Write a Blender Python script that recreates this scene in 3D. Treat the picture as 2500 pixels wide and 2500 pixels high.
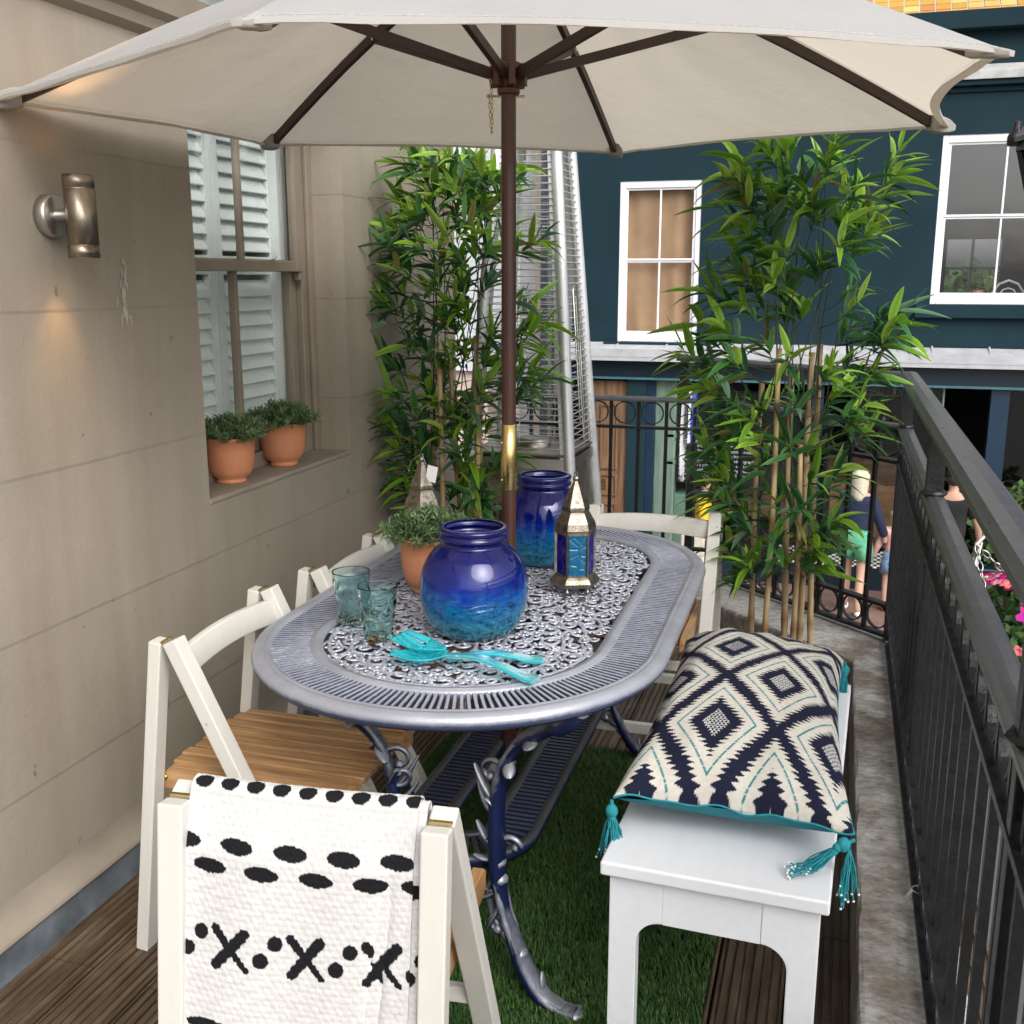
import bpy, math, random
import numpy as np
from math import sin, cos, pi, radians as R
from mathutils import Vector as V, Matrix as M4

for o in list(bpy.data.objects): bpy.data.objects.remove(o)
S = bpy.context.scene
col = S.collection

# ------------------------------------------------------------------ camera, world, sun
CH = 1.5; PITCH = math.atan(574/2600); YAW = math.atan(810/math.hypot(2600, 574))
cd = bpy.data.cameras.new('Camera'); cam = bpy.data.objects.new('Camera', cd); col.objects.link(cam)
cd.sensor_width = 36; cd.lens = 36*2600/2500; cd.clip_start = .05; cd.clip_end = 300
cam.location = (0, 0, CH); cam.rotation_euler = (pi/2-PITCH, 0, YAW)
S.camera = cam
w = bpy.data.worlds.new('World'); S.world = w; w.use_nodes = True
wn = w.node_tree.nodes; wl = w.node_tree.links
bg = wn['Background']; sky = wn.new('ShaderNodeTexSky'); sky.sky_type = 'NISHITA'; sky.sun_disc = False
SUN_EL, SUN_AZ = 40, 138
sky.sun_elevation = R(SUN_EL); sky.sun_rotation = R(SUN_AZ); sky.air_density = 1; sky.dust_density = 4; sky.ozone_density = 1
hs = wn.new('ShaderNodeHueSaturation'); hs.inputs['Saturation'].default_value = .22
wl.new(sky.outputs[0], hs.inputs['Color']); wl.new(hs.outputs[0], bg.inputs[0]); bg.inputs[1].default_value = .15
sl = bpy.data.lights.new('sun', 'SUN'); so = bpy.data.objects.new('sun', sl); col.objects.link(so)
sl.energy = 1.05; sl.angle = R(45); sl.color = (1, .97, .93)
d = V((sin(R(SUN_AZ))*cos(R(SUN_EL)), cos(R(SUN_AZ))*cos(R(SUN_EL)), sin(R(SUN_EL))))
so.rotation_euler = d.to_track_quat('Z', 'Y').to_euler()
S.view_settings.view_transform = 'Standard'; S.view_settings.look = 'None'
S.view_settings.exposure = 0.72; S.view_settings.gamma = 1
S.render.engine = 'CYCLES'; S.cycles.max_bounces = 10; S.cycles.transparent_max_bounces = 16; S.cycles.transmission_bounces = 10
S.render.resolution_x = 1024; S.render.resolution_y = 1024

# the ray through a photo point, met with a real plane of the place
FW = V((-sin(YAW)*cos(PITCH), cos(YAW)*cos(PITCH), -sin(PITCH))); RT = V((cos(YAW), sin(YAW), 0)); UP = RT.cross(FW)
def ray(x, y): return FW + RT*((x-1250)/2600) - UP*((y-1250)/2600)
def oy(x, y, Y): d = ray(x, y); return V((0, 0, CH)) + d*(Y/d.y)
def ox(x, y, X): d = ray(x, y); return V((0, 0, CH)) + d*(X/d.x)
def oz(x, y, Z): d = ray(x, y); return V((0, 0, CH)) + d*((Z-CH)/d.z)

# ------------------------------------------------------------------ materials
def new(name):
    m = bpy.data.materials.new(name); m.use_nodes = True
    return m, m.node_tree.nodes, m.node_tree.links, m.node_tree.nodes['Principled BSDF']
def ramp(n, stops, interp='LINEAR'):
    r = n.new('ShaderNodeValToRGB'); r.color_ramp.interpolation = interp
    e = r.color_ramp.elements
    while len(e) < len(stops): e.new(.5)
    for k, (p, c) in enumerate(stops): e[k].position = p; e[k].color = (*c, 1) if len(c) == 3 else c
    return r
def coords(n, l, scale=(1, 1, 1), kind='Object'):
    t = n.new('ShaderNodeTexCoord'); mp = n.new('ShaderNodeMapping'); mp.inputs['Scale'].default_value = scale
    l.new(t.outputs[kind], mp.inputs[0]); return mp.outputs[0]
def noise(n, l, vec, scale, detail=5, rough=.55):
    t = n.new('ShaderNodeTexNoise'); t.inputs['Scale'].default_value = scale; t.inputs['Detail'].default_value = detail
    t.inputs['Roughness'].default_value = rough
    if vec is not None: l.new(vec, t.inputs['Vector'])
    return t.outputs['Fac']
def bump(n, l, h, strength, dist, b, prev=None):
    k = n.new('ShaderNodeBump'); k.inputs['Strength'].default_value = strength; k.inputs['Distance'].default_value = dist
    l.new(h, k.inputs['Height'])
    if prev: l.new(prev, k.inputs['Normal'])
    if b: l.new(k.outputs[0], b.inputs['Normal'])
    return k.outputs[0]
def mul(c, f): return tuple(min(1, x*f) for x in c)
def pm(name, c, rough=.5, metal=0, var=.12, scale=8, bs=0, bscale=80, coat=0, st=(1, 1, 1), c2=None, spec=None, attr=None):
    m, n, l, b = new(name)
    v = coords(n, l, st)
    f = noise(n, l, v, scale, 6)
    r = ramp(n, [(.3, mul(c, 1-var)), (.7, c2 or mul(c, 1+var))]); l.new(f, r.inputs[0])
    out = r.outputs[0]
    if attr:
        a = n.new('ShaderNodeAttribute'); a.attribute_name = attr
        mx = n.new('ShaderNodeMix'); mx.data_type = 'RGBA'; mx.blend_type = 'MULTIPLY'; mx.inputs[0].default_value = 1
        l.new(r.outputs[0], mx.inputs[6]); l.new(a.outputs['Color'], mx.inputs[7]); out = mx.outputs[2]
    l.new(out, b.inputs['Base Color'])
    rr = n.new('ShaderNodeMapRange'); rr.inputs[3].default_value = max(.02, rough-.08); rr.inputs[4].default_value = min(1, rough+.1)
    f2 = noise(n, l, v, scale*3.3, 4); l.new(f2, rr.inputs[0]); l.new(rr.outputs[0], b.inputs['Roughness'])
    b.inputs['Metallic'].default_value = metal
    if coat: b.inputs['Coat Weight'].default_value = coat; b.inputs['Coat Roughness'].default_value = .1
    if spec is not None: b.inputs['Specular IOR Level'].default_value = spec
    if bs: bump(n, l, noise(n, l, v, bscale, 5, .6), bs, .004, b)
    return m
def glass(name, c, rough=.02, ior=1.45, tr=1.0):
    m, n, l, b = new(name)
    b.inputs['Base Color'].default_value = (*c, 1); b.inputs['Roughness'].default_value = rough
    b.inputs['Transmission Weight'].default_value = tr; b.inputs['IOR'].default_value = ior
    return m
MT = {}
def paint(name, c, st, chip=.74):
    m, n, l, b = new(name); v = coords(n, l); v2 = coords(n, l, st)
    f = noise(n, l, v2, 3, 7, .6); r = ramp(n, [(.25, mul(c, .955)), (.6, c)]); l.new(f, r.inputs[0])
    s = ramp(n, [(chip, (1, 1, 1)), (chip+.012, (.62, .55, .44))]); l.new(noise(n, l, v, 34, 3, .55), s.inputs[0])
    mx = n.new('ShaderNodeMix'); mx.data_type = 'RGBA'; mx.blend_type = 'MULTIPLY'; mx.inputs[0].default_value = .8; l.new(r.outputs[0], mx.inputs[6]); l.new(s.outputs[0], mx.inputs[7])
    l.new(mx.outputs[2], b.inputs['Base Color']); b.inputs['Roughness'].default_value = .42
    bump(n, l, noise(n, l, v2, 30, 5, .6), .12, .002, b); return m
MT['white'] = paint('chair_white_paint', (.60, .585, .54), (14, 14, 1.2))
MT['bench'] = paint('bench_white_paint', (.74, .755, .785), (16, 2, 16), .775)
MT['brass'] = pm('brass', (.62, .47, .2), .25, 1, .1, 30)
MT['steel'] = pm('brushed_steel', (.55, .54, .52), .32, 1, .12, 12, bs=.1, st=(1, 1, .15))
MT['steel_worn'] = pm('worn_steel', (.36, .33, .28), .33, 1, .3, 14, bs=.2, c2=(.5, .46, .40))
MT['bronze'] = pm('tarnished_lamp_steel', (.20, .15, .11), .3, 1, .35, 24, bs=.2, st=(1, 1, .4), c2=(.42, .36, .29))
MT['alu'] = pm('aluminium', (.70, .71, .73), .4, .6, .08, 10)
MT['iron'] = pm('black_railing_paint', (.009, .0095, .011), .36, 0, .3, 25, bs=.5, bscale=55, spec=.4)
MT['iron_top'] = pm('black_handrail_sheen', (.045, .047, .051), .30, 0, .12, 22, bs=.08, bscale=90, c2=(.062, .064, .069), spec=.8)  # black paint with the sky's grey sheen put into a lighter base colour
MT['terra'] = pm('terracotta', (.53, .215, .105), .62, 0, .06, 10, bs=.1, bscale=150)
MT['mahog'] = pm('dark_wood_stain', (.052, .016, .009), .42, 0, .35, 6, bs=.15, st=(6, 6, .5), coat=.2)
MT['ribs'] = pm('rib_wood', (.036, .014, .009), .5, 0, .3, 6, bs=.15)
MT['black'] = pm('matt_black', (.006, .006, .007), .7)
MT['blackglass'] = pm('dark_interior', (.010, .009, .009), .6)
MT['navy'] = pm('navy_fascia', (.004, .017, .030), .4, 0, .15, 3, bs=.1)
MT['teal_wall'] = None
MT['sashwhite'] = pm('white_sash_paint', (.78, .78, .80), .4, var=.03)
MT['beigeframe'] = pm('beige_frame_paint', (.235, .195, .15), .45, var=.08, bs=.2, bscale=40)
MT['shutter'] = pm('shutter_paint', (.80, .83, .81), .4, var=.03)
MT['lead'] = pm('lead_flashing', (.10, .12, .14), .55, .3, .35, 9, bs=.3, bscale=30, c2=(.2, .23, .26))
MT['rope'] = pm('turquoise_thread', (.012, .23, .27), .85, var=.2, scale=60)
MT['beads'] = pm('white_bead', (.75, .76, .75), .3)
MT['wood_door'] = pm('stripped_pine_door', (.13, .07, .035), .55, 0, .35, 5, bs=.3, st=(6, 6, .4), c2=(.24, .135, .07))
MT['mint'] = pm('mint_paint', (.13, .20, .155), .5, 0, .25, 4, st=(4, 4, .6))
MT['curtain'] = pm('tan_curtain', (.40, .245, .145), .85, 0, .12, 4)
MT['soil'] = pm('soil', (.03, .02, .012), .95, bs=.6)
MT['cane'] = pm('bamboo_cane', (.40, .27, .135), .5, 0, .25, 9, st=(4, 4, 1), c2=(.50, .37, .2), attr='Col')
MT['stem'] = pm('plant_stem', (.03, .035, .02), .6)

def mat_wall():
    m, n, l, b = new('painted_render')
    v = coords(n, l)
    f = noise(n, l, v, 2.2, 6)
    r = ramp(n, [(.3, (.285, .247, .198)), (.7, (.335, .292, .236))]); l.new(f, r.inputs[0])
    sep = n.new('ShaderNodeSeparateXYZ'); l.new(v, sep.inputs[0])
    # ashlar lines scored in the render, .3575 m apart
    a = n.new('ShaderNodeMath'); a.operation = 'ADD'; a.inputs[1].default_value = 10*.3575-.352
    wob = n.new('ShaderNodeMath'); wob.operation = 'MULTIPLY_ADD'; wob.inputs[1].default_value = .008; l.new(noise(n, l, v, 3, 2), wob.inputs[0]); l.new(sep.outputs[2], wob.inputs[2])
    l.new(wob.outputs[0], a.inputs[0])
    md = n.new('ShaderNodeMath'); md.operation = 'MODULO'; md.inputs[1].default_value = .3575; l.new(a.outputs[0], md.inputs[0])
    g = ramp(n, [(0, (0, 0, 0)), (.0022, (0, 0, 0)), (.0055, (1, 1, 1)), (1, (1, 1, 1))]); l.new(md.outputs[0], g.inputs[0])
    dirt = noise(n, l, v, 14, 8, .7)
    dr = ramp(n, [(.27, (.72, .7, .66)), (.38, (1, 1, 1))]); l.new(dirt, dr.inputs[0])
    mx = n.new('ShaderNodeMix'); mx.data_type = 'RGBA'; mx.blend_type = 'MULTIPLY'; mx.inputs[0].default_value = .5
    l.new(r.outputs[0], mx.inputs[6]); l.new(dr.outputs[0], mx.inputs[7])
    st_ = ramp(n, [(.30, (.86, .84, .80)), (.55, (1, 1, 1))]); l.new(noise(n, l, coords(n, l, (5, 5, .45)), 1.6, 7, .6), st_.inputs[0])
    m2 = n.new('ShaderNodeMix'); m2.data_type = 'RGBA'; m2.blend_type = 'MULTIPLY'; m2.inputs[0].default_value = .8; l.new(mx.outputs[2], m2.inputs[6]); l.new(st_.outputs[0], m2.inputs[7])
    sk = ramp(n, [(.735, (1, 1, 1)), (.755, (.55, .5, .44))]); l.new(noise(n, l, v, 16, 2, .5), sk.inputs[0])
    m3 = n.new('ShaderNodeMix'); m3.data_type = 'RGBA'; m3.blend_type = 'MULTIPLY'; m3.inputs[0].default_value = .8; l.new(m2.outputs[2], m3.inputs[6]); l.new(sk.outputs[0], m3.inputs[7])
    l.new(m3.outputs[2], b.inputs['Base Color']); b.inputs['Roughness'].default_value = .6
    p = bump(n, l, g.outputs[0], .30, .005, None)
    vo = n.new('ShaderNodeTexVoronoi'); vo.inputs['Scale'].default_value = 55; l.new(v, vo.inputs['Vector'])
    vr = ramp(n, [(.0, (1, 1, 1)), (.22, (0, 0, 0))]); l.new(vo.outputs['Distance'], vr.inputs[0])
    nm = n.new('ShaderNodeMath'); nm.operation = 'MULTIPLY'; l.new(vr.outputs[0], nm.inputs[0]); l.new(noise(n, l, v, 9, 3), nm.inputs[1])
    p = bump(n, l, nm.outputs[0], .35, .004, None, p)
    bump(n, l, noise(n, l, v, 40, 6, .65), .35, .004, b, p)
    return m
MT['wall'] = mat_wall()
def mat_teal():
    m, n, l, b = new('dark_teal_masonry_paint')
    v = coords(n, l)
    f = noise(n, l, v, 1.1, 7)
    r = ramp(n, [(.3, (.0065, .022, .031)), (.7, (.0098, .031, .042))]); l.new(f, r.inputs[0])
    sp = noise(n, l, v, 7, 3, .5); sr = ramp(n, [(.745, (0, 0, 0)), (.765, (1, 1, 1))]); l.new(sp, sr.inputs[0])
    mx = n.new('ShaderNodeMix'); mx.data_type = 'RGBA'; l.new(sr.outputs[0], mx.inputs[0]); l.new(r.outputs[0], mx.inputs[6]); mx.inputs[7].default_value = (.14, .16, .17, 1)
    l.new(mx.outputs[2], b.inputs['Base Color']); b.inputs['Roughness'].default_value = .75; b.inputs['Specular IOR Level'].default_value = .18
    bump(n, l, noise(n, l, v, 12, 7, .6), .13, .02, b)
    return m
MT['teal_wall'] = mat_teal()
def mat_deck():
    m, n, l, b = new('weathered_deck_boards')
    v = coords(n, l, (18, 1.2, 6))
    f = noise(n, l, v, 3, 8, .65)
    r = ramp(n, [(.25, (.045, .030, .019)), (.5, (.14, .102, .068)), (.72, (.27, .225, .17))]); l.new(f, r.inputs[0])
    v2 = coords(n, l); f2 = noise(n, l, v2, 2.5, 5, .6)
    r2 = ramp(n, [(.35, (.55, .52, .45)), (.65, (1, 1, 1))]); l.new(f2, r2.inputs[0])
    a = n.new('ShaderNodeAttribute'); a.attribute_name = 'Col'
    mx = n.new('ShaderNodeMix'); mx.data_type = 'RGBA'; mx.blend_type = 'MULTIPLY'; mx.inputs[0].default_value = 1
    l.new(r.outputs[0], mx.inputs[6]); l.new(r2.outputs[0], mx.inputs[7])
    my = n.new('ShaderNodeMix'); my.data_type = 'RGBA'; my.blend_type = 'MULTIPLY'; my.inputs[0].default_value = 1
    l.new(mx.outputs[2], my.inputs[6]); l.new(a.outputs['Color'], my.inputs[7])
    l.new(my.outputs[2], b.inputs['Base Color']); b.inputs['Roughness'].default_value = .5
    bump(n, l, f, .4, .003, b)
    return m
MT['deck'] = mat_deck()
def mat_conc():
    m, n, l, b = new('stained_concrete')
    v = coords(n, l, (7, 14, 7)); v2 = coords(n, l)
    f = noise(n, l, v, 4.5, 12, .82); f2 = noise(n, l, v2, 5, 6, .6)
    r = ramp(n, [(.3, (.13, .10, .078)), (.43, (.30, .28, .25)), (.55, (.46, .45, .43)), (.70, (.64, .64, .63))]); l.new(f, r.inputs[0])
    r2 = ramp(n, [(.38, (.42, .33, .25)), (.55, (1, 1, 1))]); l.new(f2, r2.inputs[0])
    mx = n.new('ShaderNodeMix'); mx.data_type = 'RGBA'; mx.blend_type = 'MULTIPLY'; mx.inputs[0].default_value = .8
    l.new(r.outputs[0], mx.inputs[6]); l.new(r2.outputs[0], mx.inputs[7]); l.new(mx.outputs[2], b.inputs['Base Color'])
    b.inputs['Roughness'].default_value = .75
    bump(n, l, f, .5, .004, b); return m
MT['conc'] = mat_conc()
def mat_cast(name, up, side, lo=.35, hi=.75, metal=.75):
    # blue cast iron with silver brushed over everything that stands proud and looks up
    m, n, l, b = new(name)
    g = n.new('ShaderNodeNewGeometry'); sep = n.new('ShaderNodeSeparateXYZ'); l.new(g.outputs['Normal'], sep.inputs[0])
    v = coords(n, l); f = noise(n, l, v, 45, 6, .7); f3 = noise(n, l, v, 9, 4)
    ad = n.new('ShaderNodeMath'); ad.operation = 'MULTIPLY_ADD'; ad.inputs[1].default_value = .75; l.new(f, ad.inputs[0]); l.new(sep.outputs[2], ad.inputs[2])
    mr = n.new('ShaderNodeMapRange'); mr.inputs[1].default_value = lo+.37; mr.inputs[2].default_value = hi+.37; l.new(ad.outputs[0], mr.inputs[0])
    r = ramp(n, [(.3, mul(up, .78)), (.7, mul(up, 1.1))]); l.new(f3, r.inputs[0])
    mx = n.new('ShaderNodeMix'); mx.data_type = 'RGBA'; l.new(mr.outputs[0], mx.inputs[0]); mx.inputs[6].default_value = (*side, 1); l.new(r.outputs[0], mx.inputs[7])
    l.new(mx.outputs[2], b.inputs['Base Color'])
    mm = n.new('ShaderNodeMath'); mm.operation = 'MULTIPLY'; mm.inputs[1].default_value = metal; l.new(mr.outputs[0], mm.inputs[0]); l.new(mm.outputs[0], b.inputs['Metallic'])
    b.inputs['Roughness'].default_value = .42
    bump(n, l, noise(n, l, v, 70, 6, .6), .35, .003, b); return m
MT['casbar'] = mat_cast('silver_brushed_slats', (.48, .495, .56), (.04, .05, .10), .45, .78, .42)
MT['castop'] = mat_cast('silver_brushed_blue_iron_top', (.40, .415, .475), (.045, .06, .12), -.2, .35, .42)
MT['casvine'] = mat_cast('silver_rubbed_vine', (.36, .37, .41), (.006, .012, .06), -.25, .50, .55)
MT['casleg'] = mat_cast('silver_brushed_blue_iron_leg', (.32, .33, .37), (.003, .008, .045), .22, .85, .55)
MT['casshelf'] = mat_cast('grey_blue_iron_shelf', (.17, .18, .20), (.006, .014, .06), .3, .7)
def mat_canvas():
    m, n, l, b = new('parasol_canvas')
    v = coords(n, l); f = noise(n, l, v, 2.5, 5)
    r = ramp(n, [(.3, (.56, .56, .565)), (.7, (.61, .61, .615))]); l.new(f, r.inputs[0])
    l.new(r.outputs[0], b.inputs['Base Color']); b.inputs['Roughness'].default_value = .85; b.inputs['Specular IOR Level'].default_value = .2
    wv = noise(n, l, coords(n, l, (1, 1, 1)), 500, 2)
    nb = bump(n, l, wv, .12, .001, b)
    nb2 = bump(n, l, noise(n, l, coords(n, l, (1, 1, .5)), 4.5, 5, .6), .40, .02, b, nb)
    t = n.new('ShaderNodeBsdfTranslucent'); t.inputs[0].default_value = (.72, .64, .53, 1); l.new(nb2, t.inputs['Normal'])
    mx = n.new('ShaderNodeMixShader'); mx.inputs[0].default_value = .48
    l.new(b.outputs[0], mx.inputs[1]); l.new(t.outputs[0], mx.inputs[2])
    l.new(mx.outputs[0], n['Material Output'].inputs[0]); return m
MT['canvas'] = mat_canvas()
MT['pocket'] = pm('grey_canvas_binding', (.30, .28, .25), .85, var=.08)
def mat_vcol(name, rough=.6, bsc=0, bstr=.3, bd=.002, spec=.4, transl=0):
    m, n, l, b = new(name)
    a = n.new('ShaderNodeAttribute'); a.attribute_name = 'Col'
    v = coords(n, l); f = noise(n, l, v, 90, 3)
    r = ramp(n, [(.3, (.86, .86, .86)), (.7, (1, 1, 1))]); l.new(f, r.inputs[0])
    mx = n.new('ShaderNodeMix'); mx.data_type = 'RGBA'; mx.blend_type = 'MULTIPLY'; mx.inputs[0].default_value = 1
    l.new(a.outputs['Color'], mx.inputs[6]); l.new(r.outputs[0], mx.inputs[7]); l.new(mx.outputs[2], b.inputs['Base Color'])
    b.inputs['Roughness'].default_value = rough; b.inputs['Specular IOR Level'].default_value = spec
    if bsc: bump(n, l, noise(n, l, v, bsc, 4), bstr, bd, b)
    if transl:
        t = n.new('ShaderNodeBsdfTranslucent'); l.new(mx.outputs[2], t.inputs[0])
        ms = n.new('ShaderNodeMixShader'); ms.inputs[0].default_value = transl
        l.new(b.outputs[0], ms.inputs[1]); l.new(t.outputs[0], ms.inputs[2]); l.new(ms.outputs[0], n['Material Output'].inputs[0])
    return m
MT['leaf'] = mat_vcol('bamboo_leaf', .48, spec=.4, transl=.35)
MT['sprig'] = mat_vcol('herb_leaf', .6, transl=.15)
MT['cushion'] = mat_vcol('cushion_weave', .9, 420, .5, .0015, .15)
MT['towel'] = mat_vcol('towel_weave', .95, 300, .5, .002, .1)
MT['cloth'] = mat_vcol('clothing', .85, 60, .2, .004, .2)
MT['seatwood'] = pm('oiled_acacia_slats', (.33, .155, .055), .42, 0, .3, 4, bs=.15, bscale=40, c2=(.46, .25, .10), coat=.15)
def woodgrain(name, c1, c2, st, sc=3.):
    m, n, l, b = new(name)
    v = coords(n, l, st); f = noise(n, l, v, sc, 8, .6)
    r = ramp(n, [(.28, c1), (.5, tuple((a+b_)/2 for a, b_ in zip(c1, c2))), (.72, c2)]); l.new(f, r.inputs[0])
    l.new(r.outputs[0], b.inputs['Base Color']); b.inputs['Roughness'].default_value = .42; b.inputs['Coat Weight'].default_value = .1
    bump(n, l, f, .2, .002, b); return m
MT['seatwood'] = woodgrain('oiled_acacia_slats', (.20, .092, .03), (.56, .33, .155), (22, 1.3, 10))
# ------------------------------------------------------------------ mesh building
class MB:
    def __init__(s): s.v = []; s.f = []; s.sm = []; s.c = []; s.cc = None
    def add(s, vs, fs, sm=False, colr=None):
        k = len(s.v); s.v += [tuple(p) for p in vs]; s.f += [tuple(i+k for i in q) for q in fs]; s.sm += [sm]*len(fs)
        c = colr or s.cc or (1, 1, 1); s.c += (c if isinstance(c, list) else [c]*len(vs)); return s
    def box(s, c, sz, mt=None, colr=None):
        x, y, z = sz[0]/2, sz[1]/2, sz[2]/2
        vs = [V((i*x, j*y, k*z)) for i in (-1, 1) for j in (-1, 1) for k in (-1, 1)]
        if mt is not None: vs = [mt @ p for p in vs]
        vs = [p+V(c) for p in vs]
        return s.add(vs, [(0, 1, 3, 2), (4, 6, 7, 5), (0, 4, 5, 1), (2, 3, 7, 6), (0, 2, 6, 4), (1, 5, 7, 3)], False, colr)
    def bx(s, x0, x1, y0, y1, z0, z1, colr=None):
        return s.box(((x0+x1)/2, (y0+y1)/2, (z0+z1)/2), (abs(x1-x0), abs(y1-y0), abs(z1-z0)), None, colr)
    def beam(s, a, b, wd, th, up=(0, 0, 1), colr=None):     # square bar from a to b, wd across, th along up
        a = V(a); b = V(b); d = (b-a); L = d.length; d.normalize(); u = V(up); x = d.cross(u).normalized(); u = x.cross(d)
        m = M4((x, d, u)).transposed()
        return s.box((a+b)/2, (wd, L, th), m, colr)
    def rings(s, rs, close=True, cap=True, sm=True, colr=None):
        n = len(rs[0]); vs = [p for r in rs for p in r]; fs = []
        for i in range(len(rs)-1):
            for j in range(n if close else n-1):
                k = (j+1) % n; fs.append((i*n+j, i*n+k, (i+1)*n+k, (i+1)*n+j))
        s.add(vs, fs, sm, colr)
        if cap:
            s.add(rs[0], [tuple(range(n))[::-1]], False, colr if not isinstance(colr, list) else colr[:n])
            s.add(rs[-1], [tuple(range(n))], False, colr if not isinstance(colr, list) else colr[-n:])
        return s
    def tube(s, pts, r, n=8, cap=True, flat=1., colr=None, upv=(0, 0, 1)):
        pts = [V(p) for p in pts]; m = len(pts); rs = r if isinstance(r, (list, tuple)) else [r]*m; out = []
        pt = None
        for i, p in enumerate(pts):
            t = (pts[min(i+1, m-1)]-pts[max(i-1, 0)]).normalized()
            if pt is None:
                a = V(upv) if abs(t.dot(V(upv))) < .95 else V((1, 0, 0)); x = t.cross(a).normalized()
            else: x = (x - t*x.dot(t)).normalized()
            y = t.cross(x).normalized(); pt = t
            out.append([p + x*cos(2*pi*j/n)*rs[i] + y*sin(2*pi*j/n)*rs[i]*flat for j in range(n)])
        return s.rings(out, True, cap, True, colr)
    def lathe(s, prof, c=(0, 0, 0), n=32, cap=False, sm=True, ph=0, colr=None):
        rs = [[(c[0]+r*cos(ph+2*pi*j/n), c[1]+r*sin(ph+2*pi*j/n), c[2]+z) for j in range(n)] for r, z in prof]
        return s.rings(rs, True, cap, sm, colr)
    def ball(s, c, r, n=8, sz=(1, 1, 1), colr=None):
        m = max(4, n//2+1)
        rs = [[(c[0]+sz[0]*r*sin(a)*cos(2*pi*j/n), c[1]+sz[1]*r*sin(a)*sin(2*pi*j/n), c[2]-sz[2]*r*cos(a)) for j in range(n)] for a in [pi*(i+.001)/(m+.002) for i in range(m+1)]]
        return s.rings(rs, True, False, True, colr)
    def prism(s, poly, z0, z1, fn=None, colr=None):     # polygon (x,y) extruded; fn maps (x,y,z)->point
        fn = fn or (lambda x, y, z: (x, y, z)); n = len(poly)
        vs = [fn(x, y, z0) for x, y in poly]+[fn(x, y, z1) for x, y in poly]
        fs = [tuple(range(n))[::-1], tuple(range(n, 2*n))]+[(i, (i+1) % n, n+(i+1) % n, n+i) for i in range(n)]
        return s.add(vs, fs, False, colr)
    def xf(s, m): s.v = [tuple(m @ V(p)) for p in s.v]; return s
    def build(s, name, mat, parent=None, bevel=0, seg=2, sub=0, solid=0):
        me = bpy.data.meshes.new(name); me.from_pydata(s.v, [], s.f); me.update()
        me.polygons.foreach_set('use_smooth', s.sm)
        if any(c != (1, 1, 1) for c in s.c):
            a = me.color_attributes.new('Col', 'FLOAT_COLOR', 'POINT'); a.data.foreach_set('color', [x for c in s.c for x in (*c, 1)])
        else:
            a = me.color_attributes.new('Col', 'FLOAT_COLOR', 'POINT'); a.data.foreach_set('color', [1.]*(4*len(s.v)))
        o = bpy.data.objects.new(name, me); col.objects.link(o)
        if mat: me.materials.append(MT[mat] if isinstance(mat, str) else mat)
        if parent: o.parent = parent
        if solid: k = o.modifiers.new('Solid', 'SOLIDIFY'); k.thickness = solid; k.offset = 0
        if bevel: k = o.modifiers.new('Bevel', 'BEVEL'); k.width = bevel; k.segments = seg; k.limit_method = 'ANGLE'; k.angle_limit = R(40); k.harden_normals = False
        if sub: k = o.modifiers.new('Sub', 'SUBSURF'); k.levels = sub; k.render_levels = sub
        return o
def tag(o, label=None, cat=None, group=None, kind=None):
    if label: o['label'] = label
    if cat: o['category'] = cat
    if group: o['group'] = group
    if kind: o['kind'] = kind
    return o
def thing(name, label, cat, loc=(0, 0, 0), rz=0, group=None):
    o = bpy.data.objects.new(name, None); col.objects.link(o); o.location = loc; o.rotation_euler = (0, 0, rz); o.empty_display_size = .05
    return tag(o, label, cat, group)
KIDS = {}
def copy_tree(o, parent=None):
    c = o.copy(); col.objects.link(c); c.parent = parent
    for ch in list(o.children): copy_tree(ch, c)
    return c
def dup(o, loc, rz, label):
    c = copy_tree(o); c.location = loc; c.rotation_euler = (0, 0, rz); c['label'] = label; return c
def text(body, size, mat, name, loc, rot, parent=None, align='LEFT', ext=.0004, sp=1.):
    cu = bpy.data.curves.new(name, 'FONT'); cu.body = body; cu.size = size; cu.extrude = ext; cu.align_x = align; cu.space_line = sp
    t = bpy.data.objects.new('t', cu); col.objects.link(t)
    me = bpy.data.meshes.new_from_object(t.evaluated_get(bpy.context.evaluated_depsgraph_get()))
    bpy.data.objects.remove(t)
    o = bpy.data.objects.new(name, me); col.objects.link(o); me.materials.clear(); me.materials.append(MT[mat])
    o.location = loc; o.rotation_euler = rot; o.parent = parent; return o
def cr(pts, n=8):        # Catmull-Rom through pts
    P = [V(p) for p in pts]; P = [P[0]*2-P[1]]+P+[P[-1]*2-P[-2]]; out = []
    for i in range(1, len(P)-2):
        for k in range(n):
            t = k/n; a, b, c, d_ = P[i-1:i+3]
            out.append(.5*((2*b)+(c-a)*t+(2*a-5*b+4*c-d_)*t*t+(3*b-a-3*c+d_)*t**3))
    out.append(P[-2]); return out
def holed(m, u0, u1, z0, z1, holes, fn, depth):     # wall sheet with real openings and their reveals
    us = sorted({u0, u1, *[h[0] for h in holes], *[h[1] for h in holes]}); zs = sorted({z0, z1, *[h[2] for h in holes], *[h[3] for h in holes]})
    for a, b in zip(us, us[1:]):
        for c, e in zip(zs, zs[1:]):
            if any(h[0] <= (a+b)/2 <= h[1] and h[2] <= (c+e)/2 <= h[3] for h in holes): continue
            m.add([fn(a, 0, c), fn(b, 0, c), fn(b, 0, e), fn(a, 0, e)], [(0, 1, 2, 3)])
    for a, b, c, e in holes:
        for p, q in (((a, c), (b, c)), ((b, c), (b, e)), ((b, e), (a, e)), ((a, e), (a, c))):
            m.add([fn(p[0], 0, p[1]), fn(q[0], 0, q[1]), fn(q[0], depth, q[1]), fn(p[0], depth, p[1])], [(0, 1, 2, 3)])
    return m

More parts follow.
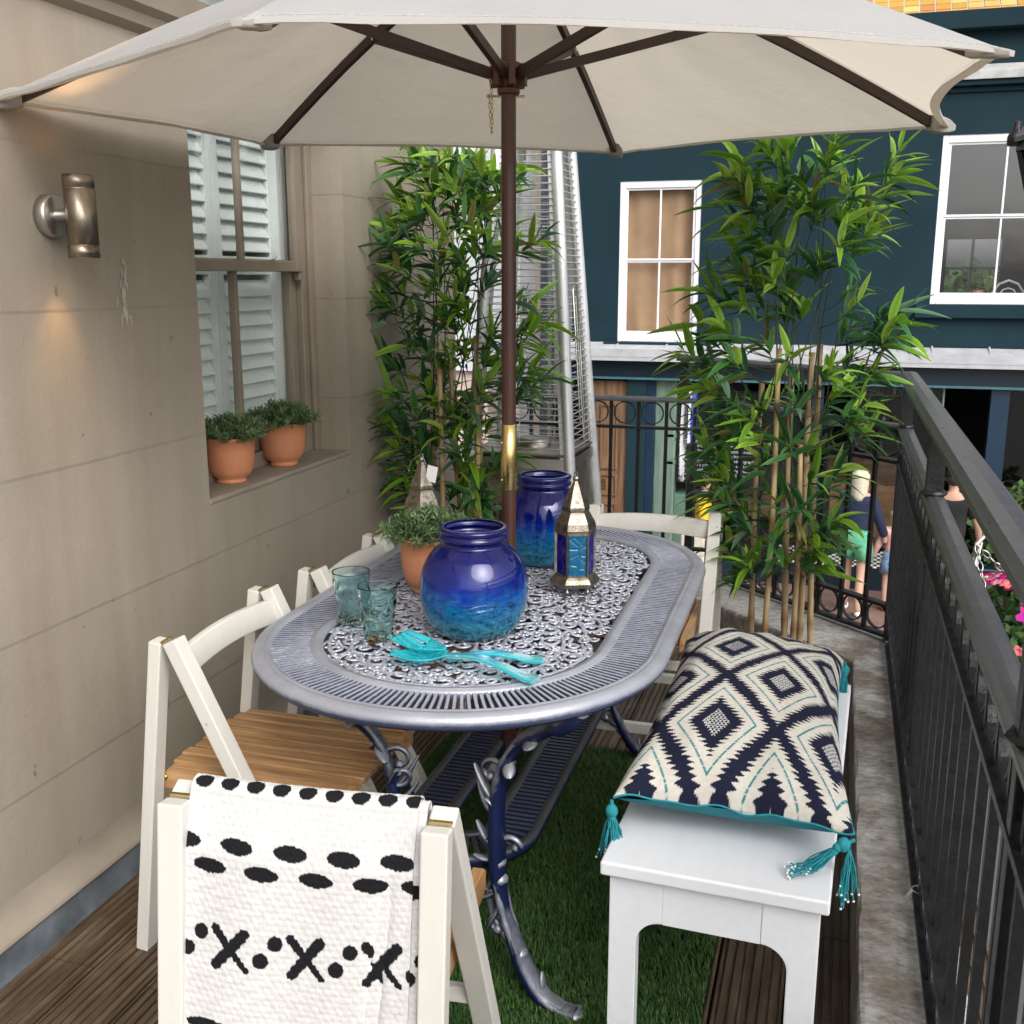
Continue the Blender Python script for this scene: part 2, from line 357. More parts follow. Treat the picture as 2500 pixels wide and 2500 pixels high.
# ------------------------------------------------------------------ the setting: decking, terrace, street
SZ = -2.3; XW = -1.70; KZ = .2
MT['brickpave'] = pm('street_brick_paving', (.20, .11, .09), .8, 0, .25, 2, bs=.3, c2=(.28, .18, .15))
MT['pale_pave'] = pm('pale_stone_paving', (.10, .095, .09), .8, 0, .15, 1.5, bs=.3)
tag(MB().add([(-40, -30, SZ-.02), (60, -30, SZ-.02), (60, 90, SZ-.02), (-40, 90, SZ-.02)], [(0, 1, 2, 3)]).build('ground', 'pale_pave'), kind='structure')
tag(MB().bx(-14, 30, 11.0, 13.45, SZ-.016, SZ).build('pavement', 'brickpave'), kind='structure')
random.seed(4)
m = MB(); W = .142; x = -1.645; g = .0055
NG = 7
while x < .30:
    sh = random.uniform(.75, 1.15); tn = random.uniform(.92, 1.05)
    cuts = [-1.2, random.choice([1.1, 1.62, 2.4, 3.2]) + random.uniform(-.1, .1), 4.6]
    if abs(x+1.645) < .01: cuts[1] = 1.735
    for ya, yb in zip(cuts, cuts[1:]):
        prof = [(0, -.03), (0, -.003), (.003, 0)]
        u = .010
        for k in range(NG):
            c0 = u + k*(W-.02)/(NG-1) 
            if k < NG-1 or True:
                prof += [(c0-.0035, 0), (c0-.0022, -.006), (c0+.0022, -.006), (c0+.0035, 0)] if 0 < k < NG-1 or True else []
        prof += [(W-.003, 0), (W, -.003), (W, -.03)]
        sh2 = sh*random.uniform(.9, 1.1); cc = (sh2*1.02, sh2*tn, sh2*tn*tn)
        m.rings([[(x+px, yy, pz) for px, pz in prof] for yy in (ya+.0015, yb-.0015)], False, False, False, cc)
        m.add([(x+px, ya+.0015, pz) for px, pz in prof], [tuple(range(len(prof)))], False, cc)
    x += W+g
tag(m.build('decking', 'deck'), kind='structure')
tag(MB().bx(XW, .3, -1.3, 4.65, -.3, -.032).build('terrace_floor', 'black'), kind='structure')

# parapet kerb: right run and the oblique far run
inner = [(.105, -1.3), (.112, 3.70), (-.42, 4.21), (-1.70, 4.26)]
outer = [(.30, -1.3), (.31, 3.98), (-.43, 4.70), (-1.70, 4.72)]
t = thing('concrete_kerb', 'stained grey concrete kerb under the black railing', 'kerb')
m = MB()
rs = []
for (a, b), (c, e) in zip(inner, outer):
    i = V((a, b, 0)); o_ = V((c, e, 0)); dd = (o_-i).normalized()
    rs.append([i+V((0, 0, -.3)), i+V((0, 0, KZ-.012)), i+dd*.004+V((0, 0, KZ-.003)), i+dd*.014+V((0, 0, KZ)), i+dd*.09+V((0, 0, KZ+.003)), o_-dd*.02+V((0, 0, KZ)), o_+V((0, 0, KZ-.012)), o_+V((0, 0, -.3))])
# subdivide along for slight waviness
rr = []
for a, b in zip(rs, rs[1:]):
    nn = max(2, int((V(a[0])-V(b[0])).length/.06))
    for k in range(nn):
        q = k/nn; rr.append([V(p)*(1-q)+V(r_)*q + V((random.uniform(-1, 1), random.uniform(-1, 1), random.uniform(-1, 1)))*.0016 for p, r_ in zip(a, b)])
rr.append(rs[-1])
m.rings(rr, False, True, False); m.build('kerb_body', 'conc', t)
t = thing('terrace_base_wall', 'dark lower wall of the terrace down to the street', 'wall')
m = MB()
for (a, b) in zip(outer, outer[1:]):
    m.add([(a[0]-.02, a[1]-.02, -.3), (b[0]-.02, b[1]-.02, -.3), (b[0]-.02, b[1]-.02, SZ), (a[0]-.02, a[1]-.02, SZ)], [(0, 1, 2, 3)])
m.build('wall_face', 'teal_wall', t)

# ------------------------------------------------------------------ the beige house on the left
SY0, SY1, SZ0 = 2.61, 3.545, .872
house = thing('beige_house', 'beige rendered house wall beside the terrace with a sash window', 'building', (0, 0, 0))
m = MB(); holed(m, -2.2, 4.69, .10, 3.4, [(SY0, SY1, SZ0, 2.5)], lambda u, dd, z: (XW-dd, u, z), .17)
m.add([(XW, 4.69, SZ), (XW-7, 4.69, SZ), (XW-7, 4.69, 3.4), (XW, 4.69, 3.4)], [(0, 1, 2, 3)])
m.add([(XW, 4.3, SZ), (XW, 4.69, SZ), (XW, 4.69, .1), (XW, 4.3, .1)], [(0, 1, 2, 3)])
m.add([(XW, -2.2, 3.4), (XW, 4.69, 3.4), (XW-7, 4.69, 3.4), (XW-7, -2.2, 3.4)], [(0, 1, 2, 3)])
m.build('wall', 'wall', house)
m = MB(); pr = [(XW+.001, .14), (XW+.006, .115), (XW+.020, .095), (XW+.040, .080), (XW+.05, .072), (XW+.046, .066), (XW, .062)]
m.rings([[(px, y, pz) for px, pz in pr] for y in (-2.2, 4.3)], False, False, True); m.build('plinth', pm('plinth_paint', (.26, .225, .178), .6, var=.15, bs=.3, scale=5), house)
m = MB(); m.add([(XW+.052, -2.2, .0), (XW+.052, 4.3, .0), (XW+.040, 4.3, .070), (XW+.040, -2.2, .070)], [(0, 1, 2, 3)]); m.bx(XW-.02, XW+.0555, -2.2, 4.3, -.04, .0); m.build('lead_upstand', 'lead', house)
m = MB()   # cornice high on the wall
pr = [(XW, 2.085), (XW+.025, 2.10), (XW+.03, 2.125), (XW+.05, 2.14), (XW+.055, 2.20), (XW, 2.205)]
m.rings([[(px, y, pz) for px, pz in pr] for y in (-2.2, 4.69)], False, True, False); m.build('cornice', 'beigeframe', house)
m = MB(); m.bx(XW-.17, XW+.003, SY0+.001, SY1-.001, SZ0-.014, SZ0+.004); m.build('sill', pm('stone_sill', (.26, .225, .175), .65, var=.15, bs=.3), house, .006)
m = MB(); random.seed(9)
for k in range(26):
    u = random.gauss(0, .012); zz = random.uniform(-.075, .075); wv = random.uniform(.002, .006)*(1 if zz > -.02 else .5); hh = random.uniform(.006, .02)
    c0 = ox(303, 715, XW+.0008+k*.00012)
    m.add([c0+V((0, u+wv*cos(a), zz+hh*sin(a))) for a in [i*pi/3 for i in range(6)]], [tuple(range(6))])
m.build('paint_scrape', pm('scraped_plaster', (.42, .39, .35), .8, var=.2), house)
# sash window: frame in the reveal, upper sash outside, lower sash inside, shutters behind
wx = XW-.145; wtop = 2.5
win = MB()
win.bx(wx-.03, wx+.012, SY1-.075, SY1, SZ0+.004, wtop); win.bx(wx-.03, wx+.012, SY0, SY0+.075, SZ0+.004, wtop); win.bx(wx-.03, wx+.010, SY0, SY1, SZ0+.003, SZ0+.055)
win.bx(wx+.012, wx+.028, SY1-.04, SY1-.001, SZ0+.004, wtop); win.bx(wx+.012, wx+.028, SY0+.001, SY0+.04, SZ0+.004, wtop)
window = win.build('window', 'beigeframe', house, .004)
zm = ox(640, 648, wx).z
def sash(name, x0, x1, z0, z1, rail_lo, rail_hi, par):
    q = MB(); y0, y1 = SY0+.078, SY1-.078; st_ = .042
    q.bx(x0, x1, y0, y0+st_, z0, z1); q.bx(x0, x1, y1-st_, y1, z0, z1)
    q.bx(x0+.001, x1-.001, y0+st_, y1-st_, z0, z0+rail_lo); q.bx(x0+.001, x1-.001, y0+st_, y1-st_, z1-rail_hi, z1)
    ym = (y0+y1)/2; q.bx(x0+.006, x1-.004, ym-.011, ym+.011, z0+rail_lo, z1-rail_hi)
    q.build(name, 'beigeframe', par, .003)
    return (x0+x1)/2, y0+st_, y1-st_, z0+rail_lo, z1-rail_hi
gl = glass('window_glass', (.93, .97, .97), .0, 1.45); MT['glass'] = gl
def thin_glass(name, tint, refl=.1):
    m_, n, l, b = new(name); n.remove(b)
    tr = n.new('ShaderNodeBsdfTransparent'); tr.inputs[0].default_value = (*tint, 1); gg = n.new('ShaderNodeBsdfGlossy'); gg.inputs['Roughness'].default_value = .01
    fr = n.new('ShaderNodeLayerWeight'); fr.inputs[0].default_value = .5; pw = n.new('ShaderNodeMath'); pw.operation = 'POWER'; pw.inputs[1].default_value = 5; l.new(fr.outputs['Facing'], pw.inputs[0])
    ml = n.new('ShaderNodeMath'); ml.operation = 'MULTIPLY_ADD'; ml.inputs[1].default_value = .9; ml.inputs[2].default_value = refl; l.new(pw.outputs[0], ml.inputs[0]); ml.use_clamp = True
    v = coords(n, l); bp = bump(n, l, noise(n, l, v, 2.5, 2), .06, .02, None); l.new(bp, gg.inputs['Normal'])
    mx = n.new('ShaderNodeMixShader'); l.new(ml.outputs[0], mx.inputs[0]); l.new(tr.outputs[0], mx.inputs[1]); l.new(gg.outputs[0], mx.inputs[2]); l.new(mx.outputs[0], n['Material Output'].inputs[0]); return m_
MT['pane'] = thin_glass('window_pane_glass', (.97, .985, .985), .04)
MT['pane_dark'] = thin_glass('dark_window_pane', (.88, .9, .92), .10)
a = sash('upper_sash', wx-.008, wx+.022, zm-.02, 2.46, .036, .05, window)
b_ = sash('lower_sash', wx-.045, wx-.010, SZ0+.055, zm+.02, .07, .036, window)
for (xx, y0, y1, z0, z1) in (a, b_): MB().bx(xx-.0015, xx+.0015, y0-.003, y1+.003, z0-.003, z1+.003).build('pane', 'pane', window)
q = MB(); yy = SY1-.10; q.bx(wx-.008, wx+.02, yy, yy+.02, zm-.05, zm-.021); q.build('sash_horn', 'beigeframe', window, .004)
q = MB(); q.tube([(wx+.024, SY1-.3, zm+.02), (wx+.034, SY1-.3, zm+.022), (wx+.034, SY1-.29, zm+.03)], .004); q.build('catch', 'steel', window)
# shutter panels folded just inside the glass
for k, (y0, y1, ang) in enumerate(((SY0+.05, SY0+.47, 0), (SY0+.475, SY0+.86, 0))):
    sx = wx-.10; z0, z1 = SZ0+.0, 2.45
    q = MB(); q.bx(sx-.014, sx+.014, y0, y0+.04, z0, z1); q.bx(sx-.014, sx+.014, y1-.04, y1, z0, z1)
    for zz in (z0, zm-.03, z1-.06): q.bx(sx-.012, sx+.012, y0+.04, y1-.04, zz, zz+.06)
    pn = q.build('shutter', 'shutter', window, .002)
    q = MB(); zz = z0+.10
    while zz < z1-.08:
        if not (zm-.07 < zz < zm+.065):
            mt = M4.Rotation(R(60), 3, 'Y')
            q.box((sx, (y0+y1)/2, zz), (.062, y1-y0-.084, .007), mt)
        zz += .049
    q.build('louvre', 'shutter', pn, .002)
q = MB(); q.bx(wx-.5, wx-.12, SY1-.07, SY1-.02, SZ0, 2.5); q.bx(wx-.13, wx-.05, SY1-.078, SY1-.05, SZ0, 2.5); q.bx(wx-.13, wx-.05, SY1-.11, SY1-.085, SZ0, 2.5)
q.build('shutter_lining', 'shutter', window)
q = MB(); q.bx(wx-1.6, wx-1.55, SY0-.6, SY1+.6, .2, 2.8); q.bx(wx-1.6, wx-.05, SY0-.65, SY0-.6, .2, 2.8); q.bx(wx-1.6, wx-.05, SY1+.6, SY1+.65, .2, 2.8); q.bx(wx-1.6, wx-.05, SY0-.6, SY1+.6, 2.75, 2.8); q.bx(wx-1.6, wx-.05, SY0-.6, SY1+.6, .15, .2)
q.build('room', pm('pale_blue_room', (.42, .5, .58), .8), window)

# ------------------------------------------------------------------ dark teal building across the street
BY = 13.5
bl = thing('teal_building', 'dark teal painted building with white sash windows above a shop', 'building')
W1 = (-2.71, -1.705, .70, 2.65); W2 = (.975, 2.35, 1.19, 3.06)
m = MB(); holed(m, -3.30, 16, .70, 3.60, [W1, W2], lambda u, dd, z: (u, BY+dd, z), .10)
m.add([(-3.30, BY, SZ), (-3.30, BY+6, SZ), (-3.30, BY+6, 4.3), (-3.30, BY, 4.3)], [(0, 1, 2, 3)])
m.bx(-3.30, 16, BY+.0, BY+.3, 3.60, 4.26)
m.build('wall', 'teal_wall', bl)
m = MB()
m.bx(-3.30, 16, BY-.10, BY-.001, 3.56, 3.62); m.bx(-3.30, 16, BY-.03, BY-.001, 3.50, 3.56); m.bx(-3.36, 16, BY-.16, BY+.2, 4.14, 4.33)
m.build('moulding', 'teal_wall', bl, .01)
m = MB(); m.bx(-3.32, 16, BY-.13, BY-.001, 3.62, 3.70); m.add([(-3.32, BY-.13, 3.70), (16, BY-.13, 3.70), (16, BY-.001, 3.79), (-3.32, BY-.001, 3.79)], [(0, 1, 2, 3)]); m.build('string_course_lead', pm('pale_weathered_lead', (.40, .41, .40), .6, 0, .3, 5, bs=.4), bl)
# tiled roof
m = MB(); random.seed(2)
for r_ in range(9):
    xx = -3.5
    while xx < 9:
        wv = .165; c0 = random.choice([(.62, .34, .06), (.55, .28, .06), (.45, .2, .07), (.60, .42, .14), (.5, .30, .06)]); f_ = random.uniform(.75, 1.1)
        y = BY-.10+r_*.12; z = 4.33+r_*.085+random.uniform(-.004, .004)
        m.box((xx+wv/2, y+.08, z+.012), (wv-.012, .18, .02), M4.Rotation(R(33), 3, 'X'), tuple(k*f_ for k in c0)); xx += wv
m.build('roof', mat_vcol('orange_roof_tile', .8, 25, .5, .01), bl)
def wood_window(rect, par, cols_, mid, curtain, sillw):
    x0, x1, z0, z1 = rect; f = MB(); y0, y1 = BY+.012, BY+.075; t_ = .055
    # outer box frame
    f.bx(x0, x0+t_+.01, y0, y1, z0, z1); f.bx(x1-t_-.01, x1, y0, y1, z0, z1); f.bx(x0+t_+.01, x1-t_-.01, y0+.001, y1, z1-t_-.03, z1); f.bx(x0+t_+.01, x1-t_-.01, y0-.004, y1, z0, z0+.06)
    wf = f.build('window', 'sashwhite', par, .006)
    X0, X1, Z0, Z1 = x0+t_+.01, x1-t_-.01, z0+.06, z1-t_-.03
    q = MB(); s_ = .035
    for (a_, b_, yy) in ((mid, Z1, y0+.02), (Z0, mid, y0+.034)):
        q.bx(X0, X0+s_, yy, yy+.03, a_, b_); q.bx(X1-s_, X1, yy, yy+.03, a_, b_)
        q.bx(X0+s_, X1-s_, yy+.001, yy+.029, b_-s_*.7, b_); q.bx(X0+s_, X1-s_, yy+.001, yy+.029, a_, a_+s_*(.7 if a_ == mid else 2.0))
        for k in range(1, cols_): xx = X0+(X1-X0)*k/cols_; q.bx(xx-.011, xx+.011, yy+.004, yy+.026, a_+s_*(.7 if a_ == mid else 2.0), b_-s_*.7)
    q.build('sash', 'sashwhite', wf, .003)
    for (a_, b_, yy) in ((mid, Z1, y0+.035), (Z0, mid, y0+.049)): MB().bx(X0+.01, X1-.01, yy, yy+.004, a_+.01, b_-.01).build('pane', 'pane' if curtain else 'pane_dark', wf)
    q = MB(); q.bx(x0-sillw, x1+sillw, BY-.09, BY+.011, z0-.155, z0-.002); q.build('sill', 'teal_wall', wf, .008)
    if curtain:
        q = MB(); N = 90; rs_ = []
        for i in range(N+1):
            u = i/N; xx = X0+u*(X1-X0); am = .006+.03*max(0, (u-.45))*2
            rs_.append([(xx, BY+.15+am*sin(u*17+sin(u*7)*1.5+.5*sin(z*2.2+u*6))+.010*sin(z*3.1+u*9)*(1-u)+.012*sin(z*5+u*31)*max(0, Z0+.5-z), z) for z in np.linspace(Z0+.0, Z1, 24)])
        q.rings(rs_, False, False, True); q.build('curtain', 'curtain', wf)
    return wf, (X0, X1, Z0, Z1)
wood_window(W1, bl, 2, (oy(1600, 636, BY)).z, True, .16)
wf2, rc = wood_window(W2, bl, 2, (oy(2400, 528, BY)).z, False, .16)
# the room behind the second window
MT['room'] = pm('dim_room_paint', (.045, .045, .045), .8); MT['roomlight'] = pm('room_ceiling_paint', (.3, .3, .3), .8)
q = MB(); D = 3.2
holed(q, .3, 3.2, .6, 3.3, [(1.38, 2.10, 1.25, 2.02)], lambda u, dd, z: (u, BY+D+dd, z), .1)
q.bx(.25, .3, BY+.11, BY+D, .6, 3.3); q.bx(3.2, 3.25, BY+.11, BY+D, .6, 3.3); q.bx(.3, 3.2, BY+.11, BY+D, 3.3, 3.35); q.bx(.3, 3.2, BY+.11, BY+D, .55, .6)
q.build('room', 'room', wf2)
q = MB(); q.bx(1.38, 2.10, BY+D+.02, BY+D+.05, 1.60, 1.64); q.bx(1.70, 1.74, BY+D+.02, BY+D+.05, 1.25, 2.02); q.build('rear_window_bar', 'sashwhite', wf2)
# a bent-wood chair and a potted plant just inside that window
t = thing('cafe_chair', 'white bentwood chair back seen through the right upstairs window', 'chair', (1.86, BY+.45, .62))
q = MB()
q.tube([(-.2, 0, 0), (-.2, 0, .55), (-.17, 0, .70), (-.1, 0, .80), (0, 0, .84), (.1, 0, .80), (.17, 0, .70), (.2, 0, .55), (.2, 0, 0)], .014); q.build('back_frame', 'sashwhite', t)
q = MB(); q.tube([(-.12, 0, .45), (-.12, 0, .62), (-.06, 0, .73), (0, 0, .75), (.06, 0, .73), (.12, 0, .62), (.12, 0, .45)], .01); q.build('back_loop', 'sashwhite', t)
q = MB(); q.lathe([(.0, .43), (.2, .43), (.21, .45), (.2, .47), (0, .47)], n=20); q.build('seat', 'sashwhite', t)
def veg(name, mat, par, n, size, leaf, cols, seed, c=(0, 0, 0)):
    rr_ = random.Random(seed); q = MB()
    for k in range(n):
        p = V((rr_.gauss(0, 1), rr_.gauss(0, 1), rr_.gauss(0, 1))).normalized()*rr_.uniform(.3, 1)**.5
        p = V((p.x*size[0], p.y*size[1], p.z*size[2]))+V(c); d1 = V((rr_.uniform(-1, 1), rr_.uniform(-1, 1), rr_.uniform(-.5, 1))).normalized(); d2 = d1.cross(V((rr_.uniform(-1, 1), rr_.uniform(-1, 1), rr_.uniform(-1, 1)))).normalized()
        L = leaf*rr_.uniform(.6, 1.2); c0 = rr_.choice(cols)
        q.add([p, p+d1*L*.5+d2*L*.28, p+d1*L, p+d1*L*.5-d2*L*.28], [(0, 1, 2, 3)], False, c0)
    return q.build(name, mat, par)
G1 = [(.05, .11, .03), (.07, .15, .035), (.03, .08, .025), (.10, .19, .05)]
t = thing('window_plant', 'small green plant in orange pot behind the right upstairs window', 'plant', (1.50, BY+.22, 1.24))
q = MB(); q.lathe([(.0, 0), (.045, 0), (.065, .11), (.058, .11), (.05, .1), (0, .1)], n=20); q.build('pot', 'terra', t)
veg('foliage', 'sprig', t, 70, (.07, .07, .05), .06, G1, 3, (0, 0, .15))
tr = thing('garden_tree', 'green tree seen through the far window of the upstairs room', 'tree', (2.1, BY+8, SZ))
veg('crown', 'sprig', tr, 2600, (2.3, 1.2, 1.3), .28, G1+[(.2, .34, .08), (.3, .45, .12)], 5, (0, 0, 2.7)); q = MB(); q.tube([(0, 0, 0), (.05, 0, 1.5), (0, 0, 3)], [.14, .1, .06]); q.build('trunk', 'stem', tr)

# projecting lead covered shop cornice, fascia and shop front
m = MB(); m.add([(-3.4, BY-.001, .69), (16, BY-.001, .69), (16, BY-.30, .61), (-3.4, BY-.30, .61)], [(3, 2, 1, 0)])
m.bx(-3.4, 16, BY-.33, BY-.30, .53, .625); m.bx(-3.4, 16, BY-.325, BY-.05, .48, .53)
for k in range(30): m.box((-3.3+k*.62, BY-.15, .655), (.02, .30, .008), M4.Rotation(math.atan(.11/.30), 3, 'X'))
m.build('shop_cornice', pm('pale_grey_lead', (.42, .43, .45), .5, 0, .15, 6, bs=.35, bscale=12), bl)
m = MB(); m.bx(-3.4, 16, BY-.12, BY-.001, .24, .48); m.build('fascia', 'navy', bl)
m = MB(); m.bx(-3.4, 16, BY-.15, BY-.12, .235, .262); m.build('fascia_trim', pm('teal_trim', (.06, .16, .19), .4), bl)
shop = MB()
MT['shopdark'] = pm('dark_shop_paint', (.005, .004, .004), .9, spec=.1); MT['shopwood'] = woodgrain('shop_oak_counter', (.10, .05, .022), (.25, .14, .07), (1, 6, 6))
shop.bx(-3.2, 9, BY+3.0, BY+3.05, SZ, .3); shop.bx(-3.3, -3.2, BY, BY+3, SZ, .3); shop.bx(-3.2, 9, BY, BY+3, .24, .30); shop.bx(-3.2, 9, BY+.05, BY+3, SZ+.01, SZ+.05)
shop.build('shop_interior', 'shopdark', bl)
# doors, posts
dr = MB(); dx0, dx1 = -3.02, -2.55
dr.bx(dx0, dx1, BY-.02, BY+.03, SZ+.02, .20)
door = dr.build('door', 'wood_door', bl, .004)
q = MB()
for (z0, z1) in ((-.95, -.1), (-1.30, -1.02), (-2.1, -1.4)): 
    for e in ((dx0+.12, dx0+.145), (dx1-.145, dx1-.12)): q.bx(*e, BY-.045, BY-.02, z0, z1)
    q.bx(dx0+.145, dx1-.145, BY-.045, BY-.02, z1-.025, z1); q.bx(dx0+.145, dx1-.145, BY-.045, BY-.02, z0, z0+.025)
q.build('panel_moulding', 'wood_door', door, .004)
q = MB(); q.bx(dx0+.16, dx0+.21, BY-.04, BY-.02, -1.22, -1.08); q.build('letter_plate', 'brass', door)
MT['tealpost'] = pm('teal_shopfront_post', (.006, .028, .036), .4, 0, .1, 3); MT['navypost'] = pm('navy_shopfront_post', (.006, .025, .055), .4)
for (a_, b_, mt_, dep) in ((-2.55, -2.31, 'tealpost', .06), (-2.31, -2.20, 'navypost', .03), (-.30, -.14, 'navypost', .05), (1.20, 1.225, 'mint', .04), (1.72, 1.92, 'navypost', .08), (3.4, 3.6, 'navypost', .08)):
    MB().bx(a_, b_, BY-dep, BY+.06, SZ, .235).build('shop_post', mt_, bl, .005)
MB().bx(-2.2, -1.93, BY+.0, BY+.25, SZ, .235).build('pilaster', 'mint', bl, .02)
q = MB(); q.bx(-1.93, -1.55, BY+.05, BY+.5, -2.0, -1.25); q.build('display_plinth', pm('mint_plinth', (.13, .22, .18), .5), bl, .01)
q = MB()
for z_ in (-.50, -.85): q.bx(-2.05, -1.92, BY-.0, BY+.2, z_, z_+.035)
q.build('shelf_bracket', 'mint', bl)
q = MB(); q.bx(-1.93, -.30, BY+.10, BY+.13, -1.08, .1); q.bx(-1.93, -.3, BY+.095, BY+.10, -1.10, -1.08); q.build('text_panel', pm('black_green_panel', (.010, .013, .012), .3), bl)
txt = "About\n\nAesop was established in Melbourne in 1987 and\nhas an interest in complete products of quality.\nThis includes skin, hair and home products made\naccessible. Our scientists use both\nplant-based and laboratory-made ingredients, with\nthose with a proven record of safety.\nOur products are available in signature stores\nin many cities, departments and counters\nspaces around the world."
MT['letter'] = pm('white_vinyl_letter', (.6, .62, .6), .5)
text(txt, .058, 'letter', 'panel_writing', (-1.89, BY+.088, -.44), (pi/2, 0, 0), bl, sp=1.06)
# lower stall riser with chequer tile strip
m = MB(); m.bx(-1.93, 9, BY-.04, BY+.02, SZ, -2.02); m.build('stall_riser', 'navy', bl)
m = MB(); ct = .045; k = 0
m.add([(-.6, BY-.045, -2.02), (1.15, BY-.045, -2.02), (1.15, BY+.35, -1.90), (-.6, BY+.35, -1.90)], [(0, 1, 2, 3)], False, (.012, .012, .012))
i = 0; xx = -.6
while xx < 1.13:
    for j in range(9):
        if (i+j) % 2 == 0:
            y0 = BY-.045+j*.395/9; zf = lambda y: -2.02+.12*(y-BY+.045)/.395+.003; y1 = y0+.395/9
            m.add([(xx, y0, zf(y0)), (xx+ct, y0, zf(y0)), (xx+ct, y1, zf(y1)), (xx, y1, zf(y1))], [(0, 1, 2, 3)], False, (.75, .74, .7))
    xx += ct; i += 1
m.build('chequer_tiles', mat_vcol('chequer_tile', .3), bl)
m = MB(); m.bx(-1.5, -.35, BY+.7, BY+1.2, -1.62, -1.28); m.bx(.0, 1.15, BY+.9, BY+1.5, -1.85, -1.15); m.bx(-.1, .9, BY+2.0, BY+2.5, SZ+.05, -.95); m.bx(2.0, 3.2, BY+1, BY+1.6, SZ+.05, -1.2); m.build('shop_counter', 'shopwood', bl, .01)
m = MB(); m.bx(-1.5, -.35, BY+1.5, BY+1.55, -1.2, -1.17)
for z_ in (-.5, -.12): m.bx(.0, 1.0, BY+2.2, BY+2.5, z_, z_+.02)
m.build('shop_shelf', 'shopwood', bl)
random.seed(12); m = MB()
for z_, xa, xb, y_ in ((-.48, 0, 1., BY+2.3), (-.10, 0, 1., BY+2.3), (-1.27, -1.45, -.4, BY+.9), (-1.17, -1.4, -.4, BY+1.5)):
    xx = xa
    while xx < xb:
        rr_ = random.uniform(.02, .035); hh = random.uniform(.06, .14); c0 = random.choice([(.5, .5, .48), (.35, .38, .36), (.06, .04, .03), (.3, .2, .1), (.55, .52, .45), (.08, .12, .1)])
        m.lathe([(0, 0), (rr_, 0), (rr_, hh*.7), (rr_*.4, hh*.8), (rr_*.4, hh), (0, hh)], (xx, y_, z_), 10, colr=c0); xx += random.uniform(.07, .16)
bt = m.build('shelf_goods', mat_vcol('shop_goods', .4), bl); bt['kind'] = 'stuff'
# clear glass of the shop front
for a_, b_ in ((-1.93, -.30), (-.14, 1.20), (1.92, 3.4)): MB().bx(a_, b_, BY+.02, BY+.026, -2.0, .235).build('shop_glass', 'pane', bl)
# green planting beside the shop door
hg = thing('shop_shrub', 'leafy green shrub in a dark planter outside the shop', 'plant', (1.95, BY-.55, SZ))
MB().bx(-.35, .45, -.18, .18, 0, .55).build('planter', 'navy', hg, .02); veg('foliage', 'sprig', hg, 900, (.42, .22, .55), .12, G1, 8, (.02, 0, 1.0))

# ------------------------------------------------------------------ white house further off, left of the teal one
MT['whitewall'] = pm('white_house_paint', (.68, .69, .71), .6, 0, .05, 1.2, bs=.15); MT['creamwall'] = pm('cream_house_paint', (.62, .53, .40), .6, 0, .06, 2)
wh = thing('white_house', 'white painted house behind the patio heater', 'building'); WY = 16.2
w0 = oy(1150, 545, WY); w1_ = oy(1195, 700, WY); w2a = oy(1260, 370, WY); w2b = oy(1282, 460, WY); w3a = oy(1255, 690, WY); w3b = oy(1290, 800, WY)
wt = []
for A, B in (((1150, 455), (1200, 530)), ((1258, 345), (1290, 445)), ((1262, 720), (1292, 830)), ((1145, 900), (1215, 1010))):
    p, q_ = oy(*A, WY), oy(*B, WY); wt.append((p.x, q_.x, q_.z, p.z))
m = MB(); holed(m, -8.0, -4.45, SZ, 5.6, wt, lambda u, dd, z: (u, WY+dd, z), .12); m.add([(-4.45, WY, SZ), (-4.45, WY+5, SZ), (-4.45, WY+5, 5.6), (-4.45, WY, 5.6)], [(0, 1, 2, 3)]); m.build('wall', 'whitewall', wh)
for (a_, b_, c_, e_) in wt:
    q = MB(); q.bx(a_, b_, WY+.10, WY+.11, c_, e_); f = q.build('window', 'pane_dark', wh)
    q = MB(); q.bx(a_, a_+.05, WY+.05, WY+.09, c_, e_); q.bx(b_-.05, b_, WY+.05, WY+.09, c_, e_); q.bx(a_+.05, b_-.05, WY+.05, WY+.09, e_-.05, e_); q.bx(a_+.05, b_-.05, WY+.05, WY+.09, c_, c_+.05); q.bx(a_+.05, b_-.05, WY+.05, WY+.09, (c_+e_)/2-.025, (c_+e_)/2+.025); q.build('window_frame', 'sashwhite', f)
    q = MB(); q.bx(a_-.1, b_+.1, WY+.5, WY+.52, c_-.1, e_+.1); q.build('blind', pm('grey_blind', (.3, .29, .28), .8), f)
m = MB(); zc = oy(1150, 415, WY).z; m.bx(-8, oy(1190, 415, WY).x, WY-.3, WY-.001, zc-.06, zc+.12); m.bx(-8, oy(1190, 415, WY).x, WY-.12, WY-.001, zc-.28, zc-.06); m.build('cornice', pm('grey_cornice', (.16, .16, .17), .7, 0, .2), wh)
ch = thing('cream_house', 'narrow cream house strip beside the white house', 'building')
x0 = oy(1306, 600, 15.5).x; x1 = oy(1322, 600, 15.5).x; x2 = oy(1345, 600, 15.5).x; x3 = oy(1395, 600, 15.5).x
MB().bx(x0, x1, 15.5, 17, SZ, 5.4).build('wall', 'creamwall', ch)
MB().bx(x1, x2, 15.45, 17, SZ, 5.2).build('side_wall', pm('slate_blue_paint', (.07, .10, .15), .5), ch)
MB().bx(x2, x3, 15.6, 17, SZ, 5.4).build('end_wall', 'whitewall', ch)
MB().tube([(x2+.05, 15.35, SZ), (x2+.05, 15.35, 5)], .045).build('downpipe', pm('grey_pipe', (.25, .26, .28), .5), ch)
pk = thing('pink_house', 'low pale pink house wall far behind the left bamboo', 'building')
p = oy(1113, 980, 15.0); q_ = oy(1190, 905, 15.0); MB().bx(p.x-1.5, q_.x, 15.0, 15.9, SZ, q_.z).build('wall', pm('pale_pink_paint', (.62, .50, .43), .6), pk)
